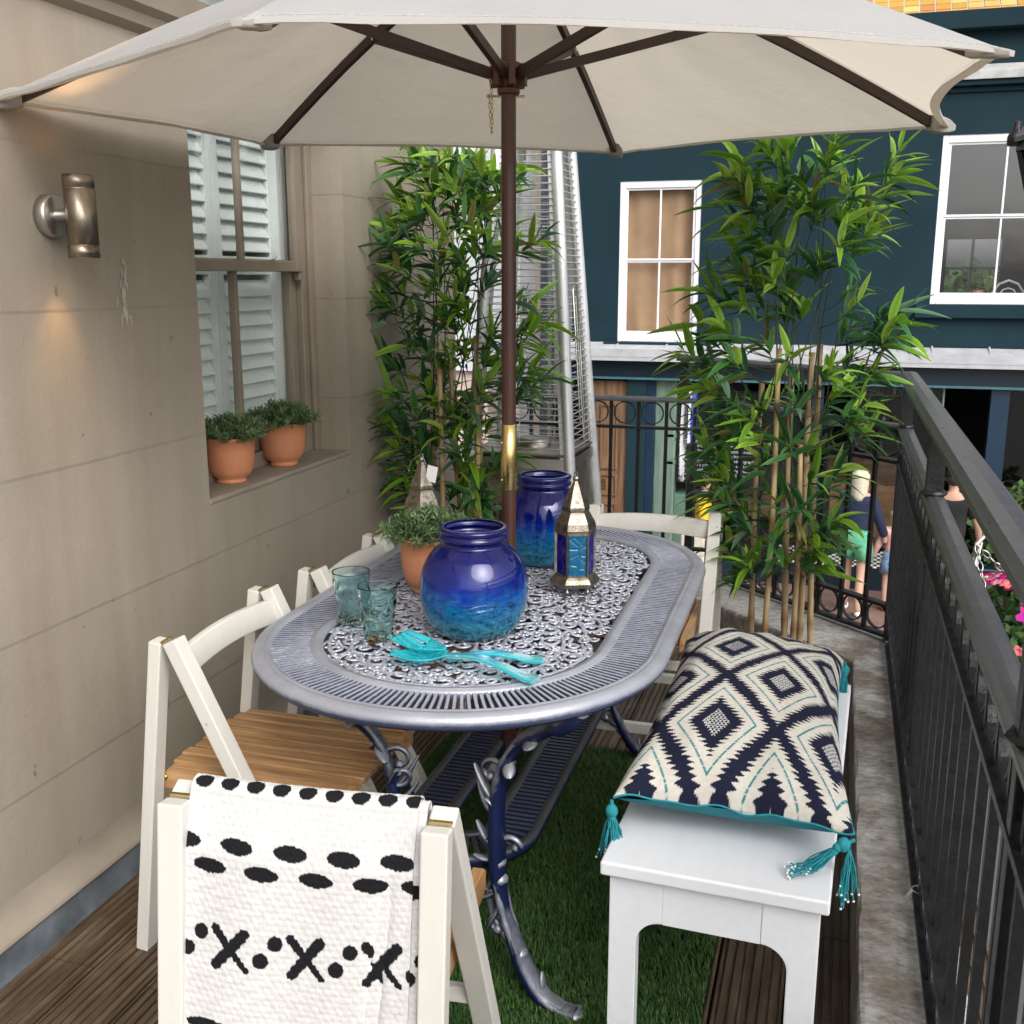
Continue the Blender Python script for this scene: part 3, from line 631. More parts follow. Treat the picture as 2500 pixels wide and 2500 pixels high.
MB().bx(p.x-1.6, q_.x+.05, 14.9, 15.95, q_.z, q_.z+.08).build('coping', 'whitewall', pk)
# ------------------------------------------------------------------ black iron railing round the terrace
rail = thing('iron_railing', 'black painted iron balcony railing with circle bands and raised handrail', 'railing')
A0, A1, A2, A3 = V((.238, -.9, 0)), V((.238, 3.93, 0)), V((-.45, 4.56, 0)), V((-1.66, 4.56, 0))
def handrail(m, a, b, z, wd, th):
    d_ = (b-a).normalized(); x = V((d_.y, -d_.x, 0))
    pr = [(-wd/2, 0), (-wd/2, th*.55), (-wd*.32, th*.92), (0, th), (wd*.32, th*.92), (wd/2, th*.55), (wd/2, 0)]
    m.rings([[a+x*u+V((0, 0, z+v_)) for u, v_ in pr], [b+x*u+V((0, 0, z+v_)) for u, v_ in pr]], True, True, False)
m = MB()
for a, b in ((A0, A1), (A1, A2), (A2, A3)): handrail(m, a, b, .975, .05, .022)
m.build('lower_handrail', 'iron_top', rail, .002)
m = MB()
UA = V((.238, -.9, 0)); handrail(m, UA, A1+V((0, .02, 0)), 1.155, .066, .026); handrail(m, A1+V((.01, .01, 0)), A2+V((-.19, .0, 0)), 1.154, .05, .024)
m.build('upper_handrail', 'iron_top', rail, .002)
for nm, z, hh in (('band_rail', .862, .012), ('foot_rail', KZ+.022, .012), ('foot_band_rail', KZ+.135, .012)):
    m = MB()
    for a, b in ((A0, A1), (A1, A2), (A2, A3)): m.beam(a+V((0, 0, z)), b+V((0, 0, z)), .034, hh)
    m.build(nm, 'iron', rail)
def ring(m, c, axis, ro, ri, th):
    z = V((0, 0, 1)); n_ = 22; rs_ = []
    nn = axis.cross(z)
    for k in range(n_+1):
        a = 2*pi*k/n_; u = axis*cos(a)+z*sin(a)
        rs_.append([c+u*ro+nn*th/2, c+u*ro-nn*th/2, c+u*ri-nn*th/2, c+u*ri+nn*th/2])
    m.rings(rs_, True, False, False)
def run(a, b, sp, ph=0, skip=()):
    L = (b-a).length; d_ = (b-a).normalized(); n_ = int(round(L/sp)); s_ = L/n_
    for k in range(1, n_):
        p = a+d_*s_*k; m = MB(); m.beam(p+V((0, 0, KZ+.02)), p+V((0, 0, .976)), .014, .014, up=d_); m.build('baluster', 'iron', rail)
    for k in range(n_):
        p = a+d_*s_*(k+.5); r_ = .049
        for zz in (.925, KZ+.085): m = MB(); ring(m, p+V((0, 0, zz)), d_, min(r_, s_*.46), min(r_, s_*.46)-.005, .012); m.build('ring', 'iron', rail)
run(V((.238, .76, 0)), A1, .112); run(A1, A2, .118); run(A2, A3, .118)
for p, z0, wd in ((A1, -.1, .036), (A2, -.1, .03), (V((.238, 2.66, 0)), KZ-.05, .014), (V((.238, 1.25, 0)), KZ-.05, .03)):
    m = MB(); m.box((p.x, p.y, (z0+.98)/2), (wd, wd, .98-z0)); m.build('post', 'iron', rail, .002)
for p, wd in ((V((.236, 3.86, 0)), .036), (V((.08, 4.08, 0)), .03), (V((.236, 2.66, 0)), .040), (V((.236, 1.22, 0)), .042), (A2+V((-.17, 0, 0)), .036)):
    m = MB(); m.box((p.x, p.y, 1.075), (wd, wd*.8, .165)); m.lathe([(wd*.75, .996), (wd*.8, 1.0), (wd*.7, 1.006)], (p.x, p.y, 0), 8, True); m.build('riser', 'iron', rail, .0015)
for p in ((.236, 3.83), (.236, 2.2)):
    m = MB(); m.lathe([(.016, KZ-.02), (.016, KZ+.03), (.03, KZ+.004), (.034, KZ+.001)], (*p, 0), 12); m.build('fixing', 'conc', rail)

# ------------------------------------------------------------------ artificial grass
rng = np.random.default_rng(3)
N = 120000; x0, x1, y0, y1 = -1.16, -.185, 1.2, 3.14
px = rng.uniform(x0, x1, N); py = rng.uniform(y0, y1, N); h = rng.uniform(.009, .018, N); az = rng.uniform(0, 2*pi, N); ln = rng.uniform(.2, .9, N)*h; wd = rng.uniform(.0009, .0018, N)
az = np.where(rng.random(N) < .6, rng.normal(2.2, .8, N), az)
dx, dy = np.cos(az), np.sin(az)
Z0 = .007
vs = np.stack([np.stack([px-dy*wd, py+dx*wd, np.full(N, Z0)], 1), np.stack([px+dy*wd, py-dx*wd, np.full(N, Z0)], 1),
               np.stack([px+dx*ln*.5+dy*wd*.8, py+dy*ln*.5-dx*wd*.8, Z0+h*.6], 1), np.stack([px+dx*ln*.5-dy*wd*.8, py+dy*ln*.5+dx*wd*.8, Z0+h*.6], 1),
               np.stack([px+dx*ln*1.3, py+dy*ln*1.3, Z0+h], 1)], 1).reshape(-1, 3)
base = np.arange(N)*5
lt = np.concatenate([np.full(N, 4), np.full(N, 3)]); lv = np.concatenate([(base[:, None]+[0, 1, 2, 3]).ravel(), (base[:, None]+[3, 2, 4]).ravel()])
me = bpy.data.meshes.new('artificial_grass'); nb = 4
me.vertices.add(len(vs)+nb); me.vertices.foreach_set('co', np.concatenate([vs.ravel(), np.array([x0, y0, Z0, x1, y0, Z0, x1, y1, Z0, x0, y1, Z0.__float__()])]))
k0 = len(vs); lt = np.concatenate([lt, [4]]); lv = np.concatenate([lv, [k0, k0+1, k0+2, k0+3]])
me.loops.add(len(lv)); me.loops.foreach_set('vertex_index', lv.astype(np.int32)); me.polygons.add(len(lt))
me.polygons.foreach_set('loop_start', np.concatenate([[0], np.cumsum(lt)[:-1]]).astype(np.int32)); me.update(calc_edges=True)
cl = rng.choice(4, N, p=[.45, .3, .15, .1]); pal = np.array([(.030, .095, .014), (.045, .13, .018), (.018, .06, .012), (.14, .19, .04)]); cc = np.repeat(pal[cl]*rng.uniform(.7, 1.2, (N, 1)), 5, 0)
cc = np.concatenate([np.c_[cc, np.ones(len(cc))], np.tile([.010, .022, .006, 1], (4, 1))])
a = me.color_attributes.new('Col', 'FLOAT_COLOR', 'POINT'); a.data.foreach_set('color', cc.ravel().astype(np.float32))
go = bpy.data.objects.new('artificial_grass', me); col.objects.link(go); me.materials.append(MT['sprig'])
tag(go, 'dark green artificial grass mat under the metal table', 'grass', kind='stuff')

# ------------------------------------------------------------------ cast iron garden table
TX, TY, TZ = -.776, 2.505, .71
tb = thing('garden_table', 'oval cast metal table painted silver over blue, on the grass mat', 'table', (TX, TY, 0), R(.6))
RR, HL = .462, .350
def stad(rr_, n_=48):        # closed stadium outline of half width rr_
    out = []
    for k in range(n_+1): a = -pi+pi*k/n_; out.append((rr_*cos(a), -HL+rr_*sin(a)))
    for k in range(n_+1): a = pi*k/n_; out.append((rr_*cos(a), HL+rr_*sin(a)))
    return out
def stad_pt(s, rr_):         # point and outward normal at arc parameter s (0..1)
    P = 2*pi*rr_+4*HL; d_ = (s % 1)*P
    if d_ < 2*HL: return V((rr_, -HL+d_, 0)), V((1, 0, 0))
    d_ -= 2*HL
    if d_ < pi*rr_: a = d_/rr_; return V((rr_*cos(a), HL+rr_*sin(a), 0)), V((cos(a), sin(a), 0))
    d_ -= pi*rr_
    if d_ < 2*HL: return V((-rr_, HL-d_, 0)), V((-1, 0, 0))
    d_ -= 2*HL; a = pi+d_/rr_; return V((rr_*cos(a), -HL+rr_*sin(a), 0)), V((cos(a), sin(a), 0))
def sweep(m, prof, base, zz):
    m.rings([[(x, y, zz+z) for x, y in stad(base-d_)] for d_, z in prof], True, False, True)
top = MB()
# rolled rim, bead, slotted band edges
sweep(top, [(.038, -.018), (.025, -.026), (.008, -.031), (.000, -.023), (-.003, -.013), (.001, -.004), (.006, .000), (.015, .003), (.022, .0035), (.0245, .0012), (.027, .0045), (.031, .0045), (.033, .0015), (.038, .001), (.040, -.004), (.040, -.014), (.038, -.018)], RR, TZ)
sweep(top, [(.122, -.014), (.122, -.003), (.124, .0015), (.130, .002), (.133, .0045), (.137, .005), (.141, .002), (.150, .0015), (.152, -.003), (.152, -.014), (.122, -.014)], RR, TZ)
bars = MB(); NS = 280
for k in range(NS):
    p, nn = stad_pt(k/NS, RR-.081); t_ = V((-nn.y, nn.x, 0)); w_ = .0038+ (0)
    a = p-nn*.043; b = p+nn*.043; z0 = TZ
    # bar with a rounded crown
    for (qa, qb) in ((a, b),):
        pr = [(-.0040, -.012), (-.0040, -.0015), (-.003, .0004), (.003, .0004), (.0040, -.0015), (.0040, -.012)]
        bars.rings([[q_+t_*u+V((0, 0, z0+v_-.001)) for u, v_ in pr] for q_ in (a, b)], False, False, False)
# scrollwork: rings, then mirrored curls filling the field
F = RR-.154
def inside(x, y, mg=0):
    yy = max(0, abs(y)-HL); return math.hypot(x, yy) < F-mg
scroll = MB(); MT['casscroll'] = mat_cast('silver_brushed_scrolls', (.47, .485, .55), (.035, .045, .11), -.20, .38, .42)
def stroke(pts, r0, r1, n_=6, both=True):
    m_ = len(pts); rs_ = [r0+(r1-r0)*i/(m_-1) for i in range(m_)]
    for sx in ((1, -1) if both else (1,)):
        for sy in ((1, -1) if both else (1,)):
            scroll.tube([(p[0]*sx, p[1]*sy, TZ-.006+p[2]) for p in pts], rs_, n_, True, .55)
def arc(cx_, cy_, r_, a0, a1, n_=40): return [(cx_+r_*cos(a0+(a1-a0)*k/n_), cy_+r_*sin(a0+(a1-a0)*k/n_), .001) for k in range(n_+1)]
stroke(arc(0, HL, F-.012, 0, pi/2, 30), .005, .005)
stroke(arc(0, HL+.03, .235, -pi/2, pi/2, 50), .0055, .0055)
stroke(arc(0, HL+.03, .105, -pi/2, pi/2, 30), .005, .005)
stroke(arc(0, 0, .135, 0, pi/2, 24), .005, .005)
random.seed(21)
pts = []; tries = 0
while tries < 14000:
    tries += 1
    x = random.uniform(.012, F); y = random.uniform(.01, HL+F)
    rr_ = random.choice((.0245, .021, .0175, .0145, .0118)) if tries > 600 else .0265
    if not inside(x, y, rr_*.9): continue
    if x < rr_*.8 or y < rr_*.8: continue
    if all((x-a)**2+(y-b)**2 > ((rr_+c)*.90)**2 for a, b, c in pts): pts.append((x, y, rr_))
for x, y, rr_ in pts:
    s_ = random.choice((1, -1)); a0 = random.uniform(0, 2*pi); n_ = 13 if rr_ > .014 else 9
    turns = 1.35 if rr_ > .014 else .9
    sp_ = []
    for k in range(n_+1):
        u = k/n_; r_ = rr_*(1.05-.85*u); a = a0+s_*u*turns*2*pi; sp_.append((x+r_*cos(a), y+r_*sin(a), random.uniform(-.001, .0015)+.002*u))
    # tail leading off to the neighbours
    tx = x+rr_*1.7*cos(a0-s_*.9); ty = y+rr_*1.7*sin(a0-s_*.9)
    stroke([(tx, ty, -.002)]+sp_, .0048, .0064 if rr_ > .018 else .0052, 6)
    for sx in (1, -1):
        for sy in (1, -1):
            scroll.ball((sx*sp_[-1][0], sy*sp_[-1][1], TZ-.002), .0055 if rr_ > .014 else .004, 6, (1, 1, .8))
    if rr_ > .012:   # acanthus lobes on the outside of the curl
        for q in range(3):
            a = a0+s_*(1.0+q*1.25); r_ = rr_*(1.12); 
            for sx in (1, -1):
                for sy in (1, -1):
                    scroll.ball((sx*(x+r_*cos(a)), sy*(y+r_*sin(a)), TZ-.0045), .0048, 5, (1.1, 1.1, .8))
tb_top = top.build('tabletop', 'castop', tb)
scroll.build('scrollwork', 'casscroll', tb_top); bars.build('slotted_band', 'casbar', tb_top)
m = MB()   # ribs under the top carrying the scrollwork
for yy in (-.45, -.15, .15, .45): m.beam((-math.sqrt(max(0, (RR-.06)**2-max(0, abs(yy)-HL)**2)), yy, TZ-.020), (math.sqrt(max(0, (RR-.06)**2-max(0, abs(yy)-HL)**2)), yy, TZ-.020), .012, .014)
m.beam((-.09, -.5, TZ-.021), (-.09, .5, TZ-.021), .012, .012); m.beam((.09, -.5, TZ-.021), (.09, .5, TZ-.021), .012, .012)
m.build('under_frame', 'casleg', tb)
def make_leg():
    l_ = MB(); vn = MB()
    prof = [(.315, .685), (.285, .655), (.235, .625), (.180, .585), (.140, .525), (.122, .45), (.120, .36), (.122, .28), (.135, .21), (.160, .14), (.195, .07), (.235, .025), (.285, .010), (.315, .016)]
    P_ = cr([(o_, 0, z) for o_, z in prof], 5)
    n_ = len(P_); rs_ = [.0155+.010*abs(sin(i/n_*pi*3.2))+(.012 if i < 8 else 0) for i in range(n_)]
    l_.tube(P_, rs_, 12, True, .66)
    for off in (.011, -.011):   # raised veins of a vine stem
        vn.tube([p+V((0, off*1.25, .004)) for p in P_], [.0062+.0025*abs(sin(i*.9)) for i in range(n_)], 6)
    for zc, oc in ((.592, .19), (.30, .121), (.262, .126), (.105, .175)):
        vn.ball((oc, 0, zc), .021, 8, (1, 1.0, .8))
    # knuckle ring
    def leafy(p, dr, L, curl, w_=.014, side=0):
        p = V(p); d_ = V(dr).normalized(); up = V((0, side, 0)) if side else V((0, 0, 1))
        c_ = []
        for k in range(9):
            u = k/8; c_.append(p+d_*L*u+V((0, 0, 1))*curl*L*(u*u)*1.0+V((0, side*.3*L*u*u, 0)))
        vn.tube(c_, [w_*(.35+1.3*u*(1-u)*1.9) for u in [k/8 for k in range(9)]], 6, True, .45)
    def curlicue(p, r_, a0, s_, sideways=0., rad=.007):
        c_ = []
        for k in range(15):
            u = k/14; rr_ = r_*(1-.72*u); a = a0+s_*u*1.45*pi; c_.append(V(p)+V((rr_*cos(a)-r_*cos(a0), sideways*u, rr_*sin(a)-r_*sin(a0))))
        vn.tube(c_, [rad*(1-.3*k/14) for k in range(15)], 6)
        vn.ball(c_[-1], rad*1.6, 6)
    curlicue((.145, 0, .50), .038, pi*1.0+pi, 1, .0); curlicue((.13, .005, .455), -.033, pi*.8, -1, .02)
    leafy((.128, 0, .43), (-.8, 0, .5), .075, .55); leafy((.128, 0, .40), (-.9, .25, .2), .07, .7); leafy((.13, 0, .41), (-.4, -.3, .9), .07, -.3)
    leafy((.185, 0, .60), (-.4, .1, -.9), .05, .4)
    leafy((.13, 0, .24), (-.7, .1, -.7), .09, .2, .013); leafy((.13, 0, .235), (-.95, .2, -.35), .08, .3, .012); leafy((.135, 0, .22), (-.35, -.15, -.95), .09, .1, .012)
    vn.tube(cr([(.132, 0, .28), (.100, .004, .23), (.105, .006, .17), (.14, .003, .13), (.155, 0, .12)], 5), [.008]*21, 6)
    curlicue((.15, 0, .16), .030, pi*.1, 1, .0, .008)
    leafy((.118, 0, .38), (-.5, 0, -.9), .06, .2, .009)
    for (p, dr, L, cv_, w_) in (((.15, 0, .545), (-.3, .5, -.8), .07, .3, .016), ((.15, 0, .545), (.3, -.5, -.8), .06, .3, .015), ((.21, 0, .61), (-.1, .6, -.5), .06, .4, .015), ((.21, 0, .61), (.1, -.6, -.5), .06, .4, .015),
                               ((.122, 0, .33), (-.9, .1, .3), .06, .5, .013), ((.122, 0, .31), (-.8, -.3, -.3), .055, .4, .012), ((.175, 0, .105), (-.7, .2, .4), .05, .5, .012), ((.235, 0, .03), (-.2, .2, .9), .04, .2, .012), ((.125, 0, .44), (-.3, .6, .6), .055, .3, .013)):
        leafy(p, dr, L, cv_, w_)
    curlicue((.125, .006, .345), .028, pi*.9, -1, .02, .007); curlicue((.20, 0, .075), .022, pi*.6, 1, .01, .006)
    vn.ball((.30, 0, .012), .024, 8, (1.4, 1, .5))
    return l_, vn
for sx, sy, ang in ((1, -1, 0), (-1, -1, 0), (1, 1, 0), (-1, 1, 0)):
    l_, vn = make_leg(); rot = M4.Rotation({(1, -1): R(-16), (-1, -1): R(196), (1, 1): R(16), (-1, 1): R(164)}[(sx, sy)], 4, 'Z')
    T_ = M4.Translation((.035, sy*.545, 0)) @ rot; l_.xf(T_); vn.xf(T_); lo_ = l_.build('leg', 'casleg', tb); vn.build('vine_relief', 'casvine', lo_)
# slotted shelf between the legs
sh = MB(); SW, SO, SL, sz_ = .165, .045, .42, .295
def st2(r_, n_=20):
    out = [(r_*cos(-pi+pi*k/n_), -SL+r_*sin(-pi+pi*k/n_)) for k in range(n_+1)]+[(r_*cos(pi*k/n_), SL+r_*sin(pi*k/n_)) for k in range(n_+1)]; return out
def sw2(prof): sh.rings([[(.035+x, y, sz_+z) for x, y in st2(r_)] for r_, z in prof], True, False, True)
sw2([(SW-.022, -.012), (SW-.004, -.024), (SW, -.012), (SW, 0), (SW-.006, .003), (SW-.02, .002), (SW-.022, -.012)])
sw2([(SO, -.012), (SO, .002), (SO+.022, .002), (SO+.024, -.012), (SO, -.012)])
mid = (SW+SO)/2; P_ = 2*pi*mid+4*SL; nb_ = 120
for k in range(nb_):
    d_ = P_*k/nb_
    if d_ < 2*SL: p, nn = V((mid, -SL+d_, 0)), V((1, 0, 0))
    elif d_ < 2*SL+pi*mid: a = (d_-2*SL)/mid; p, nn = V((mid*cos(a), SL+mid*sin(a), 0)), V((cos(a), sin(a), 0))
    elif d_ < 4*SL+pi*mid: p, nn = V((-mid, SL-(d_-2*SL-pi*mid), 0)), V((-1, 0, 0))
    else: a = pi+(d_-4*SL-pi*mid)/mid; p, nn = V((mid*cos(a), -SL+mid*sin(a), 0)), V((cos(a), sin(a), 0))
    p += V((.035, 0, sz_-.004)); sh.beam(p-nn*.042, p+nn*.042, .0105, .010)
sh.build('shelf', 'casshelf', tb)

# ------------------------------------------------------------------ parasol
PX, PY = -.778, 2.53
pr_ = thing('parasol', 'large off-white canvas parasol with dark wood pole standing through the metal table', 'parasol', (PX, PY, 0))
tips = [V(t_)-V((PX, PY, 0)) for t_ in (tuple(oz(-18, 243, 1.857)), tuple(oz(648, 352, 1.888)), (-.748, 3.672, 1.906), (.235, 3.090, 1.880), (.218, 1.925, 1.846), (-.806, 1.384, 1.842))]
apex = V((0, 0, 2.33))
cv = MB(); NU, NVv = 22, 26
hem = []
for i in range(6):
    A, B = tips[i], tips[(i+1) % 6]; grid = []
    for r_ in range(NVv+1):
        u = r_/NVv; row = []
        for k in range(NU+1):
            s_ = k/NU; e = A*(1-s_)+B*s_
            q = 4*s_*(1-s_)
            inward = (.035, .045, .05, .055, .012, .014)[i]*q*u*u                      # scalloped edge
            p = apex*(1-u)+e*u
            rad = V((p.x, p.y, 0)); 
            if rad.length > 0: p -= rad.normalized()*inward
            p.z -= -(.006 if i != 4 else .020)*q*u*u + .022*q*sin(pi*u)      # cloth sags between the ribs, rises a little at the hem
            p.z += .020*sin(pi*u)*(1)                  # ribs bow
            p.z += .0007*sin(s_*17+i)*u**6*q
            p.z += .0035*q*sin(s_*23+i*2)*(1-u)*u*2+.003*math.exp(-((min(s_, 1-s_)-.07)/.035)**2)*u**3
            row.append(p)
        grid.append(row)
    cv.rings(grid, False, False, True); hem.append(grid[-1])
canopy = cv.build('canopy', 'canvas', pr_)
hm = MB()
for i, row in enumerate(hem):
    n_ = len(row)
    g1 = [p+V((0, 0, .0)) for p in row]; g2 = [p+V((p.x, p.y, 0)).normalized()*.001+V((0, 0, -.0075-.001*sin(k*.9+i))) for k, p in enumerate(row)]
    g3 = [p-V((p.x, p.y, 0)).normalized()*.02+V((0, 0, -.004)) for p in row]
    hm.rings([g1, g2], False, False, True); hm.rings([g2, g3], False, False, True)
hm.build('hem', 'canvas', canopy)
m = MB(); MT['stitch'] = pm('grey_stitching', (.46, .455, .45), .9)
for row in hem:
    for k in range(len(row)-1):
        a, b = row[k], row[k+1]
        for j in range(4):
            p, q_ = a.lerp(b, (j+.1)/4), a.lerp(b, (j+.75)/4); ra = V((p.x, p.y, 0)).normalized()*.011
            m.beam(p-ra+V((0, 0, .0062)), q_-ra+V((0, 0, .0062)), .0008, .0008)
m.build('stitching', 'stitch', canopy)
for i, T in enumerate(tips):
    ap2 = apex+V((0, 0, -.045)); end = T+V((0, 0, -.014))
    d_ = (end-ap2).normalized(); a = ap2+d_*.03; b = end-d_*.055
    m = MB(); 
    n_ = 8; last = a
    for k in range(n_):
        f0, f1 = k/n_, (k+1)/n_; p0 = a.lerp(b, f0)+V((0, 0, .026*sin(pi*f0))); p1 = a.lerp(b, f1)+V((0, 0, .026*sin(pi*f1))); m.beam(p0, p1+(p1-p0).normalized()*.001, .0145, .023)
    m.build('rib', 'ribs', pr_)
    h0 = V((0, 0, 1.958)); hd = V((T.x, T.y, 0)).normalized(); att = ap2.lerp(end, .47)+V((0, 0, .012))
    m = MB(); s0 = h0+hd*.028; side = V((-hd.y, hd.x, 0))*.0
    m.beam(s0, att, .013, .022); m.build('strut', 'ribs', pr_)
    m = MB(); m.tube([att+V((-hd.y, hd.x, 0))*.018, att-V((-hd.y, hd.x, 0))*.018], .004, 6); m.build('strut_bolt', 'brass', pr_)
    # fabric pocket at the rib end
    m = MB(); sd = V((-hd.y, hd.x, 0)); 
    c0 = b-d_*.006; c1 = T+hd*.012+V((0, 0, -.010)); 
    rs_ = []
    for f_, w_, h_ in (((0, .017, .021), (.3, .022, .022), (.65, .022, .018), (1, .012, .008)) if i < 4 else ((0, .017, .012), (.5, .020, .010), (1, .010, .005))):
        c_ = c0.lerp(c1, f_)+V((0, 0, .004*f_)); rs_.append([c_+sd*w_+V((0, 0, h_*.8)), c_+sd*w_*.8-V((0, 0, h_)), c_-sd*w_*.8-V((0, 0, h_)), c_-sd*w_+V((0, 0, h_*.8))])
    m.rings(rs_, True, True, False); m.build('rib_pocket', 'canvas' if i in (4, 5) else 'pocket', pr_, .003)
m = MB(); m.lathe([(.0185, .28), (.0185, 1.0)], n=24); m.build('lower_pole', 'mahogp' if 0 else 'mahog', pr_)
m = MB(); m.lathe([(.0178, 1.13), (.0178, 2.31)], n=24); m.build('upper_pole', 'mahog', pr_)
m = MB(); m.lathe([(.0186, .975), (.0198, .976), (.0198, 1.140), (.018, 1.141)], n=32); m.build('ferrule', 'brass', pr_)
for z in (1.00, 1.095): m = MB(); m.ball((-.014, -.0145, z), .0035, 8); m.build('ferrule_screw', 'brass', pr_)
m = MB(); m.lathe([(.018, 1.915), (.0265, 1.918), (.027, 1.93), (.0235, 1.932), (.026, 1.940), (.027, 1.945), (.032, 1.958), (.030, 1.985), (.018, 1.990)], n=24)
for i in range(6):
    T = tips[i]; a = math.atan2(T.y, T.x)+pi/6; m.box((cos(a)*.031, sin(a)*.031, 1.958), (.026, .017, .05), M4.Rotation(a, 3, 'Z'))
m.build('hub', pm('reddish_hub_wood', (.075, .027, .015), .45, var=.2), pr_, .003)
m = MB(); m.lathe([(.018, 2.25), (.04, 2.26), (.04, 2.30), (.02, 2.31)], n=20); m.build('crown', 'mahog', pr_)
m = MB(); m.tube([(-.045, -.012, 1.914), (.038, .004, 1.912)], .0028, 6); m.ball((-.046, -.012, 1.914), .005, 8)
def chain(m, pts, L=.012, r_=.0011):
    P_ = cr(pts, 12); tot = 0; last = P_[0]; fl = 0
    for p in P_:
        if (p-last).length >= L*.75:
            c_ = (p+last)/2; d_ = (p-last).normalized(); sd = d_.cross(V((0, 1, .1)) if fl else V((1, .2, 0))).normalized()
            m.tube([c_+d_*L*.5*cos(2*pi*k/8)+sd*L*.25*sin(2*pi*k/8) for k in range(9)], r_, 4, False); fl ^= 1; last = p
m.build('pin', 'brass', pr_)
m = MB(); chain(m, [(-.036, -.02, 2.0), (-.038, -.022, 1.96), (-.036, -.022, 1.93), (-.034, -.02, 1.87), (-.036, -.02, 1.83), (-.039, -.02, 1.87), (-.044, -.014, 1.912)]); m.build('chain', 'brass', pr_)
m = MB(); m.lathe([(.0, .001), (.075, .002), (.075, .012), (.03, .02), (.024, .03), (.024, .30), (0, .30)], n=32); m.build('base', 'black', pr_)

# ------------------------------------------------------------------ folding chairs
def make_chair(label, loc, rz):
    t = thing('folding_chair', label, 'chair', loc, rz, 'white folding chairs around the table')
    H_ = .752
    rearf, frontf = V((0, -.115, 0)), V((0, .372, 0))
    hx = .2                                              # centre line of the side posts
    for sx in (-1, 1):
        a = V((sx*hx, -.022, H_-.004)); b = V((sx*hx, -.118, .0)); m = MB(); m.beam(a, b, .040, .030, up=(0, 1, 0)); m.build('rear_leg', 'white', t, .003)
        a = V((sx*hx, .012, H_)); b = V((sx*hx, .375, .0)); m = MB(); m.beam(a, b, .040, .034, up=(0, 1, 0)); m.build('front_leg', 'white', t, .003)
        m = MB(); m.lathe([(0, .0), (.013, .0), (.013, .0015), (0, .0015)], n=16); m.xf(M4.Translation((sx*(hx-.0205), -.008, H_-.045)) @ M4.Rotation(-sx*pi/2, 4, 'Y')); m.build('hinge', 'brass', t); m = MB(); m.box((sx*hx, -.0045, H_-.002), (.036, .006, .004)); m.build('hinge_knuckle', 'brass', t)
    # arched top rail between the front legs, gently bowed in plan
    rs_ = []; n_ = 24
    for k in range(n_+1):
        u = k/n_; x = -.184+.368*u; q = 4*u*(1-u); zt = H_-.024+.010*q; zb = H_-.082+.012*q
        y = .022-.010*q; yb = y+.45*(zt-zb)*.45
        rs_.append([(x, y-.008, zt), (x, y+.010, zt), (x, yb+.010, zb), (x, yb-.008, zb)])
    m = MB(); m.rings(rs_, True, True, True); m.build('top_rail', 'white', t, .003)
    m = MB(); m.beam((-hx+.018, -.101, .125), (hx-.018, -.101, .125), .022, .034); m.build('rear_crossbar', 'white', t, .003)
    m = MB(); m.beam((-hx+.018, .318, .115), (hx-.018, .318, .115), .022, .034); m.build('front_crossbar', 'white', t, .003)
    m = MB(); m.beam((-hx+.018, .232, .30), (hx-.018, .232, .30), .018, .03); m.build('middle_crossbar', 'white', t, .003)
    # seat: seven slats front to back over two battens, deeper side rails
    sz = .435; m = MB()
    for sx in (-1, 1):
        pts_ = [(-.075, .395), (-.04, .428), (.385, .432), (.400, .420), (.400, .395), (.385, .378), (-.06, .372), (-.075, .38)]
        x0 = sx*.158
        m.prism(pts_, x0-.011, x0+.011, lambda a_, b_, c_: (c_, a_, b_+.014))
    for k in range(7):
        x = -.126+k*.042; yb = -.058+(.0 if k % 2 else .006); m.box((x, (yb+.395)/2, sz), (.0325, .395-yb, .015))
    for yy in (.02, .33): m.box((0, yy, sz-.0185), (.29, .035, .020))
    seat = m.build('seat', 'seatwood', t, .002)
    for sx in (-1, 1):
        for yy in (-.055, .30): m = MB(); m.ball((sx*.170, yy, .415), .006, 8); m.build('pivot_bolt', 'brass', seat)
    return t
CZ = 0
c1 = make_chair('white folding chair nearest the viewer with a patterned throw over its back', (-.695, 1.268, 0), R(5))
dup(c1, (-1.318, 2.037, 0), R(-90), 'white folding chair by the beige wall, its wooden seat in plain view')
dup(c1, (-1.284, 2.632, 0), R(-90), 'white folding chair furthest along the beige wall, mostly hidden behind the table')
dup(c1, (-.548, 3.425, 0), R(180), 'white folding chair at the far end of the table in front of the heater')
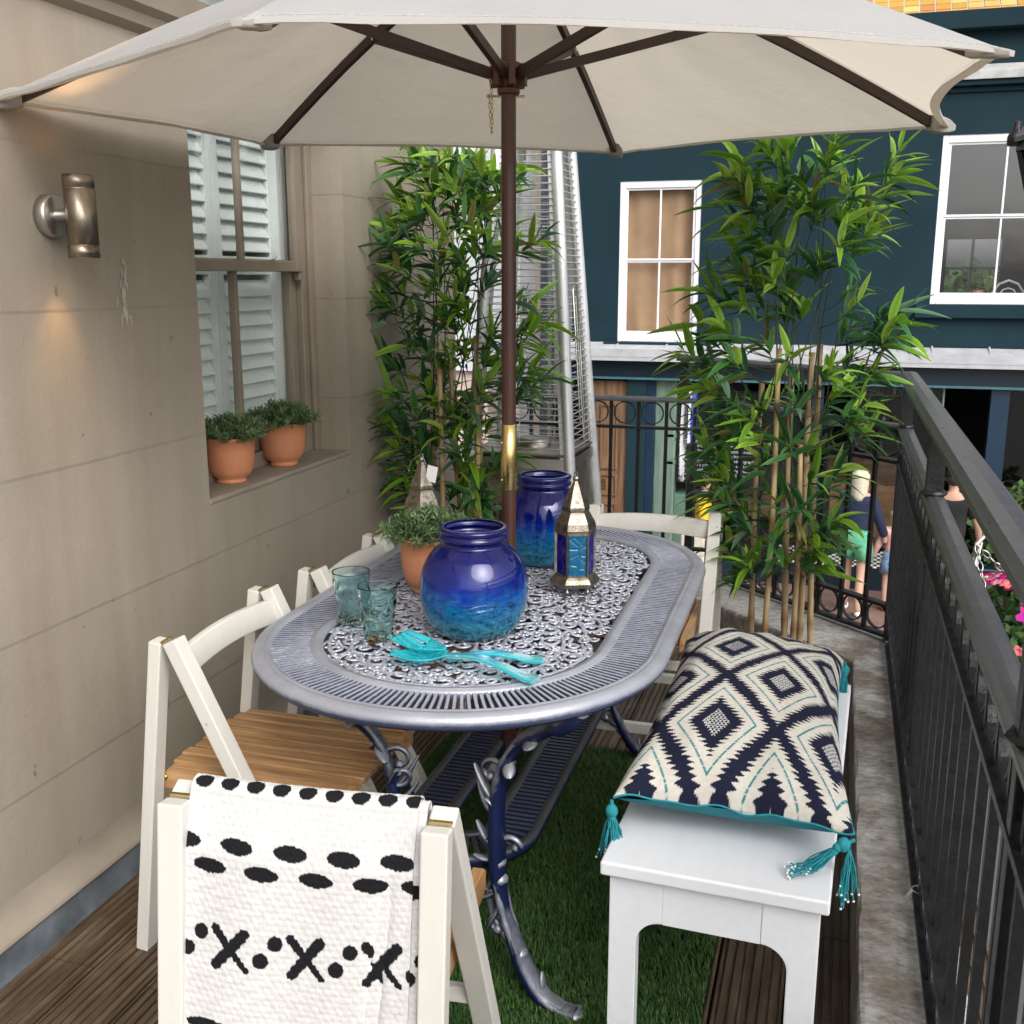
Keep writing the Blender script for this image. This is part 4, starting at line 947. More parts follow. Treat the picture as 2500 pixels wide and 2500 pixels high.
# ------------------------------------------------------------------ white bench
bn = thing('bench', 'plain white bench with rounded leg openings along the railing kerb', 'bench', (-.158, 1.742, 0), R(-2.2))
BW, BLn, BH = .408, 1.06, .45      # local: x across, y along
m = MB(); m.bx(-BW/2, BW/2, -.005, BLn, BH-.028, BH); m.build('seat', 'bench', bn, .005, 3)
def arch(w, h, leg, apr, r_, n_=8):      # end panel outline with a rounded opening
    o_ = [(-w/2, 0), (-w/2, h), (w/2, h), (w/2, 0), (w/2-leg, 0)]
    o_ += [(w/2-leg-r_+r_*cos(a), h-apr-r_+r_*sin(a)) for a in [pi/2*k/n_ for k in range(n_+1)]]
    o_ += [(-w/2+leg+r_-r_*sin(a), h-apr-r_+r_*cos(a)) for a in [pi/2*k/n_ for k in range(n_+1)]]
    return o_+[(-w/2+leg, 0)]
for y0 in (.014, BLn-.05):
    m = MB(); w_ = BW-.030
    # build as strips so the concave outline stays clean
    leg, apr, r_, h_ = .052, .088, .048, BH-.030
    for sx in (-1, 1):
        n_ = 8; xa = sx*w_/2; xi = sx*(w_/2-leg-r_)
        poly = [(xa, 0), (xa, h_), (xi, h_), (xi, h_-apr)]+[(xi+sx*r_*sin(a), h_-apr-r_+r_*cos(a)) for a in [pi/2*k/n_ for k in range(1, n_+1)]]+[(sx*(w_/2-leg), 0)]
        m = MB(); m.prism(poly if sx < 0 else poly[::-1], y0, y0+.03, lambda a_, b_, c_: (a_, c_, b_)); m.build('leg', 'bench', bn, .0018)
    m = MB(); m.bx(-(w_/2-leg-r_)+.0004, (w_/2-leg-r_)-.0004, y0+.0002, y0+.0298, h_-apr, h_-.0002); m.build('end_apron', 'bench', bn)
for sx in (-1, 1): m = MB(); m.bx(sx*(BW/2-.032)-.009, sx*(BW/2-.032)+.009, .045, BLn-.052, BH-.11, BH-.031); m.build('side_apron', 'bench', bn)

# ------------------------------------------------------------------ cushion
cu = thing('cushion', 'large ikat diamond cushion with teal back and tassels lying on the white bench', 'cushion', (-.155, 2.30, .45))
C00, C10, C11, C01 = [V(p)-V((-.155, 2.30, .45)) for p in (tuple(oz(1497, 1948, .528)), tuple(oz(2085, 2036, .522)), (.062, 2.735, .535), (-.338, 2.705, .560))]
CREAM, NAVY, TEAL, WHT = (.60, .57, .51), (.012, .014, .034), (.05, .22, .24), (.70, .69, .66)
def tri(x): x = x % 1; return 2*abs(x-.5)
def ikat(u, v):        # u across 0..1, v along 0..1
    X = u*1.82+.80; Y = .115+2.22*v**1.1
    # staggered lattice; centres at integer X with integer Y and at half steps
    jit = .10*(tri(Y*36)-.5)+.05*((math.sin(int(Y*46)*12.9898)*43758.5453) % 1-.5)
    a = abs((X) % 1-.5); b_ = abs((Y) % 1-.5)
    d1 = (abs(((X) % 1)-.5)+abs(((Y) % 1)-.5))*1.0          # 0 at (.5,.5)
    d = min(d1*2, (1-d1)*2)                                   # distance to the nearest centre, 1 on the lattice bands
    dj = d+jit*1.25*(1 if d > .2 else .5)
    if dj > .855: return NAVY
    if .635 < d < .675: return TEAL if tri(Y*55) > .12 else CREAM
    if dj < .46 and d >= .235: return NAVY
    if d < .235:
        return WHT if (tri(X*30+(int(Y*60) % 2)*.5) > .38 and tri(Y*60) > .3) else NAVY
    return CREAM
# keep three lattice scales separate: d uses X,Y of equal period, so diamonds are stretched by the cushion itself
NX, NY = 330, 460
g_, gc = [], []
def cush(u, v, side):
    p = C00*(1-u)*(1-v)+C10*u*(1-v)+C11*u*v+C01*(1-u)*v
    e = (4*u*(1-u))*(4*v*(1-v)); puff = e**.42
    # concave outline between the corners
    pin = .022; cxx = (u-.5)*2; cyy = (v-.5)*2
    p += V((-cxx*pin*(1-cyy*cyy)*abs(cxx)**3, -cyy*pin*(1-cxx*cxx)*abs(cyy)**3, 0))
    wr = .004*sin(u*19+v*7)*sin(v*11+1)*(1-e)+.003*sin(u*31-v*9)*(1-e)
    wr += .006*math.exp(-((u-.14-.2*v)**2)*120)*(1-e) + .008*math.exp(-((v-.86+.2*u)**2)*90)*(1-e)
    if side > 0: p.z += .125*puff*(1-.25*(v-.5)**2)+wr
    else: p.z = max(.0035, p.z-.075*puff)
    return p
m = MB(); rs_ = []; cs = []
for j in range(NY+1):
    rs_.append([cush(i/NX, j/NY, 1) for i in range(NX+1)]); cs += [ikat(i/NX, j/NY) for i in range(NX+1)]
m.rings(rs_, False, False, True, cs)
front = m.build('cover_front', 'cushion', cu, 0, 2)
m = MB(); m.rings([[cush(i/60, j/80, -1) for i in range(61)] for j in range(81)], False, False, True)
m.build('cover_back', pm('teal_velvet', (.008, .15, .19), .75, 0, .12, 6, bs=.15, bscale=200), cu)
m = MB(); edge = [cush(i/80, 0, 1) for i in range(81)]+[cush(1, j/120, 1) for j in range(121)]+[cush(1-i/80, 1, 1) for i in range(81)]+[cush(0, 1-j/120, 1) for j in range(121)]
m.tube(edge, .0022, 6, False); m.build('piping', 'rope', cu)
def tassel(par, top, drop, spread, seed, lie=None, knot=True, nth=46):
    r_ = random.Random(seed); m = MB(); top = V(top)
    if knot: m.tube([top, top+V((0, 0, -.012)) if not lie else top+V(lie)*.012], .004, 6)
    dn = V((0, 0, -1)) if not lie else V(lie).normalized()
    kn = top+dn*.022
    if knot: m.ball(kn, .0125, 10, (1, 1, 1.15)); m.ball(kn+dn*.012, .009, 8)
    b = MB()
    for k in range(nth):
        a = r_.uniform(0, 2*pi); q = r_.uniform(0, 1)**.5; L = drop*r_.uniform(.8, 1.1); s_ = V((cos(a), sin(a), 0))*spread*q
        P_ = [kn+dn*.006]
        for i in range(1, 6):
            u = i/5; p = kn+dn*(.006+L*u)+s_*(u**.6)+V((r_.uniform(-1, 1), r_.uniform(-1, 1), r_.uniform(-1, 1)))*.0025
            if lie: p.z = max(p.z-.02*u, .0035+r_.uniform(0, .012))
            P_.append(p)
        m.tube(P_, .0014, 4)
        if r_.random() < .7: b.ball(P_[-1], .0026, 6)
        if r_.random() < .25: b.ball(P_[-2], .0022, 6)
    o_ = m.build('tassel', 'rope', par); b.build('bead', 'beads', o_)
tassel(cu, C00+V((-.002, -.002, -.004)), .10, .032, 1)
tassel(cu, C10+V((-.006, -.012, .004)), .105, .020, 2, None, False, 18)
tassel(cu, C11+V((.004, .0, -.004)), .085, .016, 3)
tassel(cu, C10+V((.002, -.006, -.008)), .085, .022, 5, lie=(-.9, -.35, -.42))

# ------------------------------------------------------------------ patterned throw over the near chair
tw = thing('throw', 'white waffle weave throw with black dashes and crosses, folded over the nearest chair back', 'throw', (-.695, 1.268, 0), R(5))
BK, WH = (.012, .012, .014), (.60, .59, .58)
marks = []
def ell(x, z, a, b, t_=0): marks.append(('e', x, z, a, b, t_))
def seg(x0, z0, x1, z1, w0, w1): marks.append(('s', x0, z0, x1, z1, w0, w1))
# x across in metres from the throw's left edge (0..0.37), z = distance down from the fold line
for k in range(9): ell(.018+k*.0405, .008, .0140, .0105)
for k, x in enumerate((.002, .084, .166, .246, .325)): ell(x, .092, .0255, .011, .06)
for k, x in enumerate((.045, .125, .207, .288, .357)): ell(x, .125, .026, .011, .06)
for k in range(4):
    x = .082+k*.112
    ell(x-.044, .226, .0110, .0120, .3); ell(x-.064, .254, .0115, .0120, .3)
    seg(x-.022, .216, x+.028, .272, .0072, .0042); seg(x+.022, .218, x-.018, .270, .0088, .0078)
for k, x in enumerate((.058, .180, .302)): ell(x, .365, .034, .010)
for k, x in enumerate((.0, .115, .24, .36)): ell(x, .405, .034, .010)
def towel_col(x, z):
    wob = .0005*sin(x*900)+.0006*sin(z*800+x*300)
    for q in marks:
        if q[0] == 'e':
            _, cx_, cz_, a, b_, t_ = q; dx_, dz_ = x-cx_, z-cz_
            if abs(dx_) > .05 or abs(dz_) > .05: continue
            ca, sa = cos(t_), sin(t_); e1 = (dx_*ca+dz_*sa)/a; e2 = (-dx_*sa+dz_*ca)/b_
            if e1*e1+e2*e2 < 1+wob*60: return BK
        else:
            _, x0_, z0_, x1_, z1_, w0_, w1_ = q; vx, vz = x1_-x0_, z1_-z0_; t_ = max(0, min(1, ((x-x0_)*vx+(z-z0_)*vz)/(vx*vx+vz*vz)))
            if math.hypot(x-x0_-vx*t_, z-z0_-vz*t_) < w0_+(w1_-w0_)*t_+wob: return BK
    return WH
def drape(name, xa, xb, off, colshift, NXX=300, par=None, sag=0):
    m = MB(); rs_ = []; cs = []; LB, LF = .60, .22; NZ = 470
    for j in range(NZ+1):
        s_ = -LF+(LB+LF)*j/NZ       # negative: the short side towards the table
        row = []
        for i in range(NXX+1):
            u = i/NXX; ht = .758-.004*sin(u*pi)
            spread = max(0, s_)
            x = xa+(xb-xa)*u; x += (u-.45)*.045*(spread/.6)*(1 if u < .5 else .35) - .016*(spread/.6)
            R_ = .014+off
            if s_ < -R_*pi/2: y = .012+R_; z = ht-(-s_-R_*pi/2)-.0; y += .35*(-s_-R_*pi/2)
            elif s_ < R_*pi/2: a = s_/R_; y = .012-R_*sin(a); z = ht+R_*cos(a)
            else: dn_ = s_-R_*pi/2; y = .012-R_-.145*dn_-.018*min(1, dn_/.08); z = ht-dn_*.985
            f_ = min(1, max(0, s_)/.15)
            y += f_*(.0022*sin(u*14+s_*3)+.003*sin(u*6.2+1+s_*5)+.010*math.exp(-((u-.88+.25*(s_-.2))/.03)**2)*min(1, s_/.3))
            bs_ = min(i, NXX-i)/NXX
            # waffle relief
            px_, pz_ = x/.0125, s_/.0095
            rel = .0008*(abs(sin(px_*pi+ (int(pz_) % 2)*pi/2))*abs(sin(pz_*pi))+.35*sin(px_*pi*.5+pz_*pi))
            if -R_*pi/2 <= s_ < R_*pi/2: z += rel
            else: y -= rel
            row.append((x, y, z)); cs.append(towel_col(u*(xb-xa)*1.0+colshift, s_))
        rs_.append(row)
    m.rings(rs_, False, False, True, cs)
    return m.build(name, 'towel', par, 0, 2, 0, .003)
drape('front_fold', -.180, .168, .003, 0, 300, tw)
drape('under_fold', -.10, .180, -.003, .09, 170, tw)

# ------------------------------------------------------------------ blue glass vases
def mat_vase():
    m_, n, l, b = new('cobalt_mottled_glass')
    v = coords(n, l); sep = n.new('ShaderNodeSeparateXYZ'); l.new(v, sep.inputs[0])
    f = noise(n, l, coords(n, l, (1, 1, 1.6)), 38, 8, .68); f2 = noise(n, l, v, 14, 4)
    ad = n.new('ShaderNodeMath'); ad.operation = 'MULTIPLY_ADD'; ad.inputs[1].default_value = .085; l.new(f, ad.inputs[0]); l.new(sep.outputs[2], ad.inputs[2])
    a2 = n.new('ShaderNodeMath'); a2.operation = 'MULTIPLY_ADD'; a2.inputs[1].default_value = .05; l.new(f2, a2.inputs[0]); l.new(ad.outputs[0], a2.inputs[2])
    mr = n.new('ShaderNodeMapRange'); mr.inputs[1].default_value = .075; mr.inputs[2].default_value = .285; l.new(a2.outputs[0], mr.inputs[0])
    r = ramp(n, [(.0, (.16, .62, .70)), (.2, (.04, .50, .78)), (.42, (.02, .30, .80)), (.56, (.012, .07, .62)), (.75, (.008, .02, .36)), (1, (.008, .014, .28))]); l.new(mr.outputs[0], r.inputs[0])
    fm = ramp(n, [(.40, (.12, .14, .25)), (.48, (.9, .9, .95)), (.58, (1.0, 1.0, 1.0)), (.64, (2.4, 1.9, 1.5))]); l.new(noise(n, l, coords(n, l, (1, 1, 2)), 42, 8, .75), fm.inputs[0])
    mx = n.new('ShaderNodeMix'); mx.data_type = 'RGBA'; mx.blend_type = 'MULTIPLY'; l.new(r.outputs[0], mx.inputs[6]); l.new(fm.outputs[0], mx.inputs[7])
    inv = n.new('ShaderNodeMapRange'); inv.inputs[1].default_value = .35; inv.inputs[2].default_value = .7; inv.inputs[3].default_value = .8; inv.inputs[4].default_value = 0; l.new(mr.outputs[0], inv.inputs[0]); l.new(inv.outputs[0], mx.inputs[0])
    l.new(mx.outputs[2], b.inputs['Base Color']); b.inputs['Roughness'].default_value = .015; b.inputs['Transmission Weight'].default_value = .82; b.inputs['IOR'].default_value = 1.5
    b.inputs['Coat Weight'].default_value = .15; b.inputs['Coat Roughness'].default_value = .01
    bump(n, l, noise(n, l, v, 22, 3), .03, .003, b); return m_
MT['vase'] = mat_vase()
def vase(name, label, loc, prof, zs=1):
    P_ = cr([(r_, 0, z*zs) for r_, z in prof], 6); pp = [(p.x, p.z) for p in P_]
    inner_ = [(max(.0, r_-.004), z+.001 if z < .02 else z) for r_, z in pp[::-1]]
    m = MB(); m.lathe([(0, .0015)]+pp+inner_[1:-1]+[(0, .007)], n=96); o = m.build(name, 'vase', None); o.location = loc
    return tag(o, label, 'vase', 'blue glass vases on the table')
vase('glass_vase', 'round blue glass vase nearest the front, with a light mottled base', (-.757, 2.192, TZ+.003), [(.05, .001), (.085, .004), (.104, .025), (.117, .06), (.1225, .095), (.1215, .125), (.115, .16), (.099, .192), (.081, .212), (.074, .219), (.0735, .227), (.0775, .232), (.079, .238), (.0765, .243), (.0745, .246), (.077, .250), (.078, .256), (.0745, .261), (.070, .261)], .935)
vase('glass_vase', 'taller blue glass vase behind the pole, beside the silver lantern', (-.768, 2.835, TZ+.003), [(.05, .001), (.088, .004), (.099, .03), (.104, .08), (.105, .13), (.1, .18), (.09, .21), (.076, .232), (.071, .240), (.0705, .246), (.075, .252), (.0765, .260), (.073, .266), (.0755, .274), (.0765, .280), (.073, .286), (.068, .286)], .865)

# ------------------------------------------------------------------ terracotta pots of herbs
def herb(label, loc, rz, seed, s_=1., grp='terracotta herb pots'):
    t = thing('herb_pot', label, 'potted plant', loc, rz, grp); t.scale = (s_, s_, s_)
    pf = [(0, 0), (.046, 0), (.048, .004), (.046, .010), (.044, .013), (.060, .022), (.069, .040), (.074, .065), (.0765, .10), (.078, .135), (.0815, .138), (.082, .143), (.079, .146), (.075, .143), (.072, .12), (0, .12)]
    m = MB(); m.lathe(pf, n=56); m.build('pot', 'terra', t)
    m = MB(); m.lathe([(0, .123), (.0735, .121)], n=24); m.build('soil', 'soil', t)
    r_ = random.Random(seed); m = MB(); cols = [(.10, .18, .06), (.14, .235, .085), (.065, .125, .05), (.20, .29, .13), (.12, .19, .09)]
    for k in range(270):
        a = r_.uniform(0, 2*pi); q = r_.uniform(0, 1)**.6; 
        root = V((cos(a)*q*.055, sin(a)*q*.055, .125)); el = (1-q*.72)*pi/2; L = r_.uniform(.072, .095)
        dr = V((cos(a)*cos(el), sin(a)*cos(el), sin(el))); tip_ = root+dr*L+V((0, 0, -.008*q)); c0 = r_.choice(cols); f_ = r_.uniform(.8, 1.25)
        m.tube([root, root.lerp(tip_, .5)+V((0, 0, .006)), tip_], .0009, 4, False, colr=(.08, .1, .05))
        nl = 13
        for i in range(nl):
            u = .35+.65*i/(nl-1); p = root.lerp(tip_, u)+V((0, 0, .006*4*u*(1-u))); aa = i*2.4+k
            s1 = dr.cross(V((.3, .1, 1))).normalized(); s2 = dr.cross(s1)
            o_ = (s1*cos(aa)+s2*sin(aa)); ld = (o_*r_.uniform(.6, 1)+dr*r_.uniform(.3, .9)).normalized(); LL = r_.uniform(.015, .025); wv = ld.cross(V((r_.uniform(-1, 1), r_.uniform(-1, 1), 1))).normalized()*.0021
            g_ = r_.uniform(.75, 1.3); cc = tuple(x_*f_*g_ for x_ in c0)
            m.add([p, p+ld*LL*.4+wv, p+ld*LL+V((0, 0, -.002)), p+ld*LL*.4-wv], [(0, 1, 2, 3)], False, cc)
    m.build('foliage', 'sprig', t); return t
herb('terracotta pot of herbs on the table between the tumblers and the big blue vase', (-.965, 2.46, TZ+.003), 0, 1)
herb('nearer terracotta pot of herbs on the window sill', (-1.79, 2.875, SZ0+.004), 1.2, 2, .98)
herb('further terracotta pot of herbs on the window sill', (-1.785, 3.20, SZ0+.004), 2.9, 3, 1.0)

# ------------------------------------------------------------------ tumblers
MT['teal_glass'] = glass('teal_tumbler_glass', (.72, .93, .91), .02, 1.3)
def tumbler(label, loc, rz):
    n_ = 48; out, inn = [], []
    H_ = .121
    for k in range(40):
        u = k/39; z = H_*u; r0 = .031+.0135*u
        row, row2 = [], []
        for j in range(n_):
            a = 2*pi*j/n_; wv = .0016*sin(u*24+1.2*sin(a*2))*(1-(u > .86)*.8)*(u > .05)+.0010*sin(a*5+u*9)*(u < .86)
            row.append(((r0+wv)*cos(a), (r0+wv)*sin(a), z)); row2.append(((r0-.0026+wv*.3)*cos(a), (r0-.0026+wv*.3)*sin(a), max(z, .012)))
        out.append(row); inn.append(row2)
    m = MB(); m.rings([[(0, 0, .0)]*n_]+out+inn[::-1][:-4]+[[(0, 0, .011)]*n_], True, False, True)
    o = m.build('tumbler', 'teal_glass', None); o.location = loc; o.rotation_euler = (0, 0, rz); tag(o, label, 'tumbler', 'teal drinking glasses'); return o
tumbler('teal rippled glass tumbler further from the viewer, behind its twin', (-1.048, 2.165, TZ+.005), 0)
tumbler('teal rippled glass tumbler nearer the viewer, beside the salad servers', (-.942, 2.075, TZ+.005), 1.3)

# ------------------------------------------------------------------ salad servers
MT['aqua'] = glass('aqua_acrylic', (.07, .78, .87), .05, 1.4, .72)
def server(name, label, head, mid_, end, fork, zoff):
    t = thing(name, label, name.split('_')[-1], (0, 0, 0), 0, 'turquoise salad servers')
    h_, m2, e = V(head), V(mid_), V(end); d_ = (e-h_).normalized(); sd = d_.cross(V((0, 0, 1))).normalized()
    m = MB(); rs_ = []
    for k in range(22):
        u = k/21; p = m2.lerp(e, u); w_ = .0085+.0095*u**1.1+(.002 if u > .9 else 0); th = .007; z_ = .014*sin(pi*min(1, u*1.15))**1.2
        p = p+V((0, 0, z_)); rs_.append([p+sd*w_, p+sd*w_*.7+V((0, 0, th)), p+sd*w_*.2+V((0, 0, th*.5)), p-sd*w_*.2+V((0, 0, th*.5)), p-sd*w_*.7+V((0, 0, th)), p-sd*w_, p-sd*w_*.6-V((0, 0, th*.5)), p+sd*w_*.6-V((0, 0, th*.5))])
    m.rings(rs_, True, True, True); m.build('handle', 'aqua', t)
    m = MB(); L = (m2-h_).length
    NU_, NV_ = 18, 14
    def bowl(u, v_):   # u along from neck (0) to tip (1)
        wmax = .036*(math.sin(min(1, u*1.05+.06)*pi*.93)**.62 if not fork else min(1, .25+1.5*u)**1.0*(1-.25*max(0, u-.6)))
        x = (v_-.5)*2*wmax; dep = -.014*(1-(2*v_-1)**2)*sin(pi*min(1, u+.05)) 
        z_ = .018*(1-u)**1.4*.4+.016+dep+.012*u*u
        return m2.lerp(h_, u)+sd*x+V((0, 0, z_-.006))
    if not fork:
        m.rings([[bowl(i/NU_, j/NV_) for j in range(NV_+1)] for i in range(NU_+1)], False, False, True)
    else:
        for i0, i1, segs in ((0, 9, [(0, 1)]), (9, 18, [(.0, .19), (.27, .46), (.54, .73), (.81, 1.)])):
            for a_, b_ in segs: m.rings([[bowl(i/NU_, a_+(b_-a_)*j/4) for j in range(5)] for i in range(i0, i1+1)], False, False, True)
    m.build('bowl' if not fork else 'tines', 'aqua', t, 0, 2, 0, .0035); return t
z = TZ+.006
P1 = oz(990, 1616, z); P2 = oz(1095, 1612, z); P3 = oz(1325, 1612, z+.004)
Q1 = oz(975, 1572, z+.018); Q2 = oz(1085, 1602, z+.012); Q3 = oz(1308, 1662, z+.004)
server('salad_spoon', 'clear turquoise salad spoon, its handle end furthest back', P1+(P1-P2)*.35, P2, P3, False, 0)
server('salad_fork', 'clear turquoise salad fork crossing over the spoon, tines by the tumblers', Q1, Q2, Q3, True, 0)

# ------------------------------------------------------------------ pierced metal lanterns
MT['silver'] = pm('pierced_nickel', (.22, .195, .16), .38, 1, .3, 40, bs=.35, bscale=90, c2=(.38, .34, .28))
def patt_glass(name, c):
    m_, n, l, b = new(name); b.inputs['Base Color'].default_value = (*c, 1); b.inputs['Roughness'].default_value = .12; b.inputs['Transmission Weight'].default_value = .45
    vo = n.new('ShaderNodeTexVoronoi'); vo.feature = 'DISTANCE_TO_EDGE'; vo.inputs['Scale'].default_value = 42; l.new(coords(n, l), vo.inputs['Vector'])
    rr_ = ramp(n, [(0, (0, 0, 0)), (.12, (1, 1, 1))]); l.new(vo.outputs[0], rr_.inputs[0]); bump(n, l, rr_.outputs[0], .6, .002, b)
    return m_
GB, GT = patt_glass('cobalt_pressed_glass', (.003, .006, .26)), patt_glass('turquoise_pressed_glass', (.003, .16, .33))
def hexpt(r_, k, ph): return V((r_*cos(ph+k*pi/3), r_*sin(ph+k*pi/3), 0))
def lantern(label, loc, ph, tagged=False):
    t = thing('lantern', label, 'lantern', loc, 0, 'pierced silver lanterns with coloured glass')
    m = MB()
    m.lathe([(.030, .024), (.056, .016), (.063, .020), (.066, .030), (.058, .040), (.052, .046), (.050, .048)], n=6, sm=False, ph=ph); m.build('base', 'silver', t, .001)
    for k in range(0, 6, 1): m = MB(); p = hexpt(.052, k, ph); m.lathe([(0, 0), (.005, .0015), (.0075, .0075), (.005, .0125), (.003, .014), (.003, .022)], (p.x, p.y, 0), 10); m.build('ball_foot', 'silver', t)
    m = MB()
    for k in range(6):
        p = hexpt(.050, k, ph); m.beam(p+V((0, 0, .046)), p+V((0, 0, .158)), .006, .006, up=(cos(ph+k*pi/3), sin(ph+k*pi/3), 0))
        q = hexpt(.050, k+1, ph)
        for z_ in (.048, .156): m.beam(p+V((0, 0, z_)), q+V((0, 0, z_)), .005, .005)
    m.build('frame', 'silver', t)
    for k in range(6):
        p, q = hexpt(.0478, k, ph), hexpt(.0478, k+1, ph); m = MB(); nn = ((p+q)/2).normalized()*.001
        m.add([p+V((0, 0, .05))+nn, q+V((0, 0, .05))+nn, q+V((0, 0, .155))+nn, p+V((0, 0, .155))+nn, p+V((0, 0, .05))-nn, q+V((0, 0, .05))-nn, q+V((0, 0, .155))-nn, p+V((0, 0, .155))-nn], [(0, 1, 2, 3), (7, 6, 5, 4)]); m.build('glass_pane', GB if k % 2 else GT, t)
    prof = [(.0515, .158), (.0535, .166), (.050, .182), (.042, .196), (.0365, .206), (.0335, .210), (.036, .214), (.0355, .222), (.028, .240), (.018, .262), (.009, .280), (.006, .286)]
    m = MB(); m.lathe(prof, n=6, sm=False, ph=ph); roof = m.build('roof', 'silver', t)
    # piercings: little dark petals lying on each facet
    m = MB()
    def facet(k, z_, s_):     # point on facet k at height z_, s_ in -1..1 across
        for (r0, z0), (r1, z1) in zip(prof, prof[1:]):
            if z0 <= z_ <= z1:
                r_ = r0+(r1-r0)*(z_-z0)/(z1-z0); a, b_ = hexpt(r_, k, ph), hexpt(r_, k+1, ph); return a.lerp(b_, .5+.5*s_)+V((0, 0, z_))
        return V((0, 0, z_))
    for k in range(6):
        for zc, sc, r_ in ((.174, -.42, .0072), (.174, .42, .0072), (.191, 0, .0068), (.196, -.62, .004), (.196, .62, .004), (.219, -.35, .005), (.219, .35, .005), (.236, 0, .0062), (.256, 0, .0036)):
            c_ = facet(k, zc, sc); ex = (facet(k, zc, sc+.02)-c_).normalized(); ez = (facet(k, zc+.001, sc)-c_).normalized(); nn = ex.cross(ez).normalized()
            if nn.dot(V((c_.x, c_.y, 0))) < 0: nn = -nn
            for j in range(8 if r_ > .004 else 5):
                a = 2*pi*j/(8 if r_ > .004 else 5); dd = ex*cos(a)+ez*sin(a); pp_ = -ex*sin(a)+ez*cos(a); o_ = c_+nn*.0006
                m.add([o_+dd*r_*.32, o_+dd*r_*.66+pp_*r_*.16, o_+dd*r_, o_+dd*r_*.66-pp_*r_*.16], [(0, 1, 2, 3)])
        for j in range(6):
            a_, b_ = hexpt(.0665, k, ph), hexpt(.0665, k+1, ph); p = a_.lerp(b_, (j+1)/7)*.975+V((0, 0, .0285)); nn = ((a_+b_)/2).normalized(); ex = (b_-a_).normalized()
            m.add([p+nn*.0012-ex*.0018, p+nn*.0012+V((0, 0, -.002)), p+nn*.0012+ex*.0018, p+nn*.0012+V((0, 0, .002))], [(0, 1, 2, 3)])
    m.build('piercing', 'black', roof)
    m = MB(); m.ball((0, 0, .292), .0085, 10); m.tube([(.005*cos(a), 0, .304+.005*sin(a)) for a in [2*pi*k/10 for k in range(11)]], .001, 5); m.build('finial', 'silver', t)
    if tagged:
        m = MB(); m.tube(cr([(-.002, 0, .308), (-.028, -.006, .285), (-.036, -.01, .258), (-.03, -.01, .262)], 6), .0008, 4); m.tube(cr([(.002, 0, .308), (.014, -.002, .28), (.03, -.01, .272)], 6), .0006, 4); m.build('handle_wire', 'steel', t)
        m = MB(); m.box((.034, -.012, .255), (.03, .001, .045), M4.Rotation(.2, 3, 'Y')); m.build('price_tag', 'sashwhite', t)
    return t
lantern('silver lantern with dark blue and turquoise panes, right of the tall blue vase', (-.612, 2.565, TZ+.003), R(-98))
lantern('silver lantern with a paper tag, half hidden behind the herb pot on the table', (-1.090, 2.72, TZ+.003), R(-75), True)
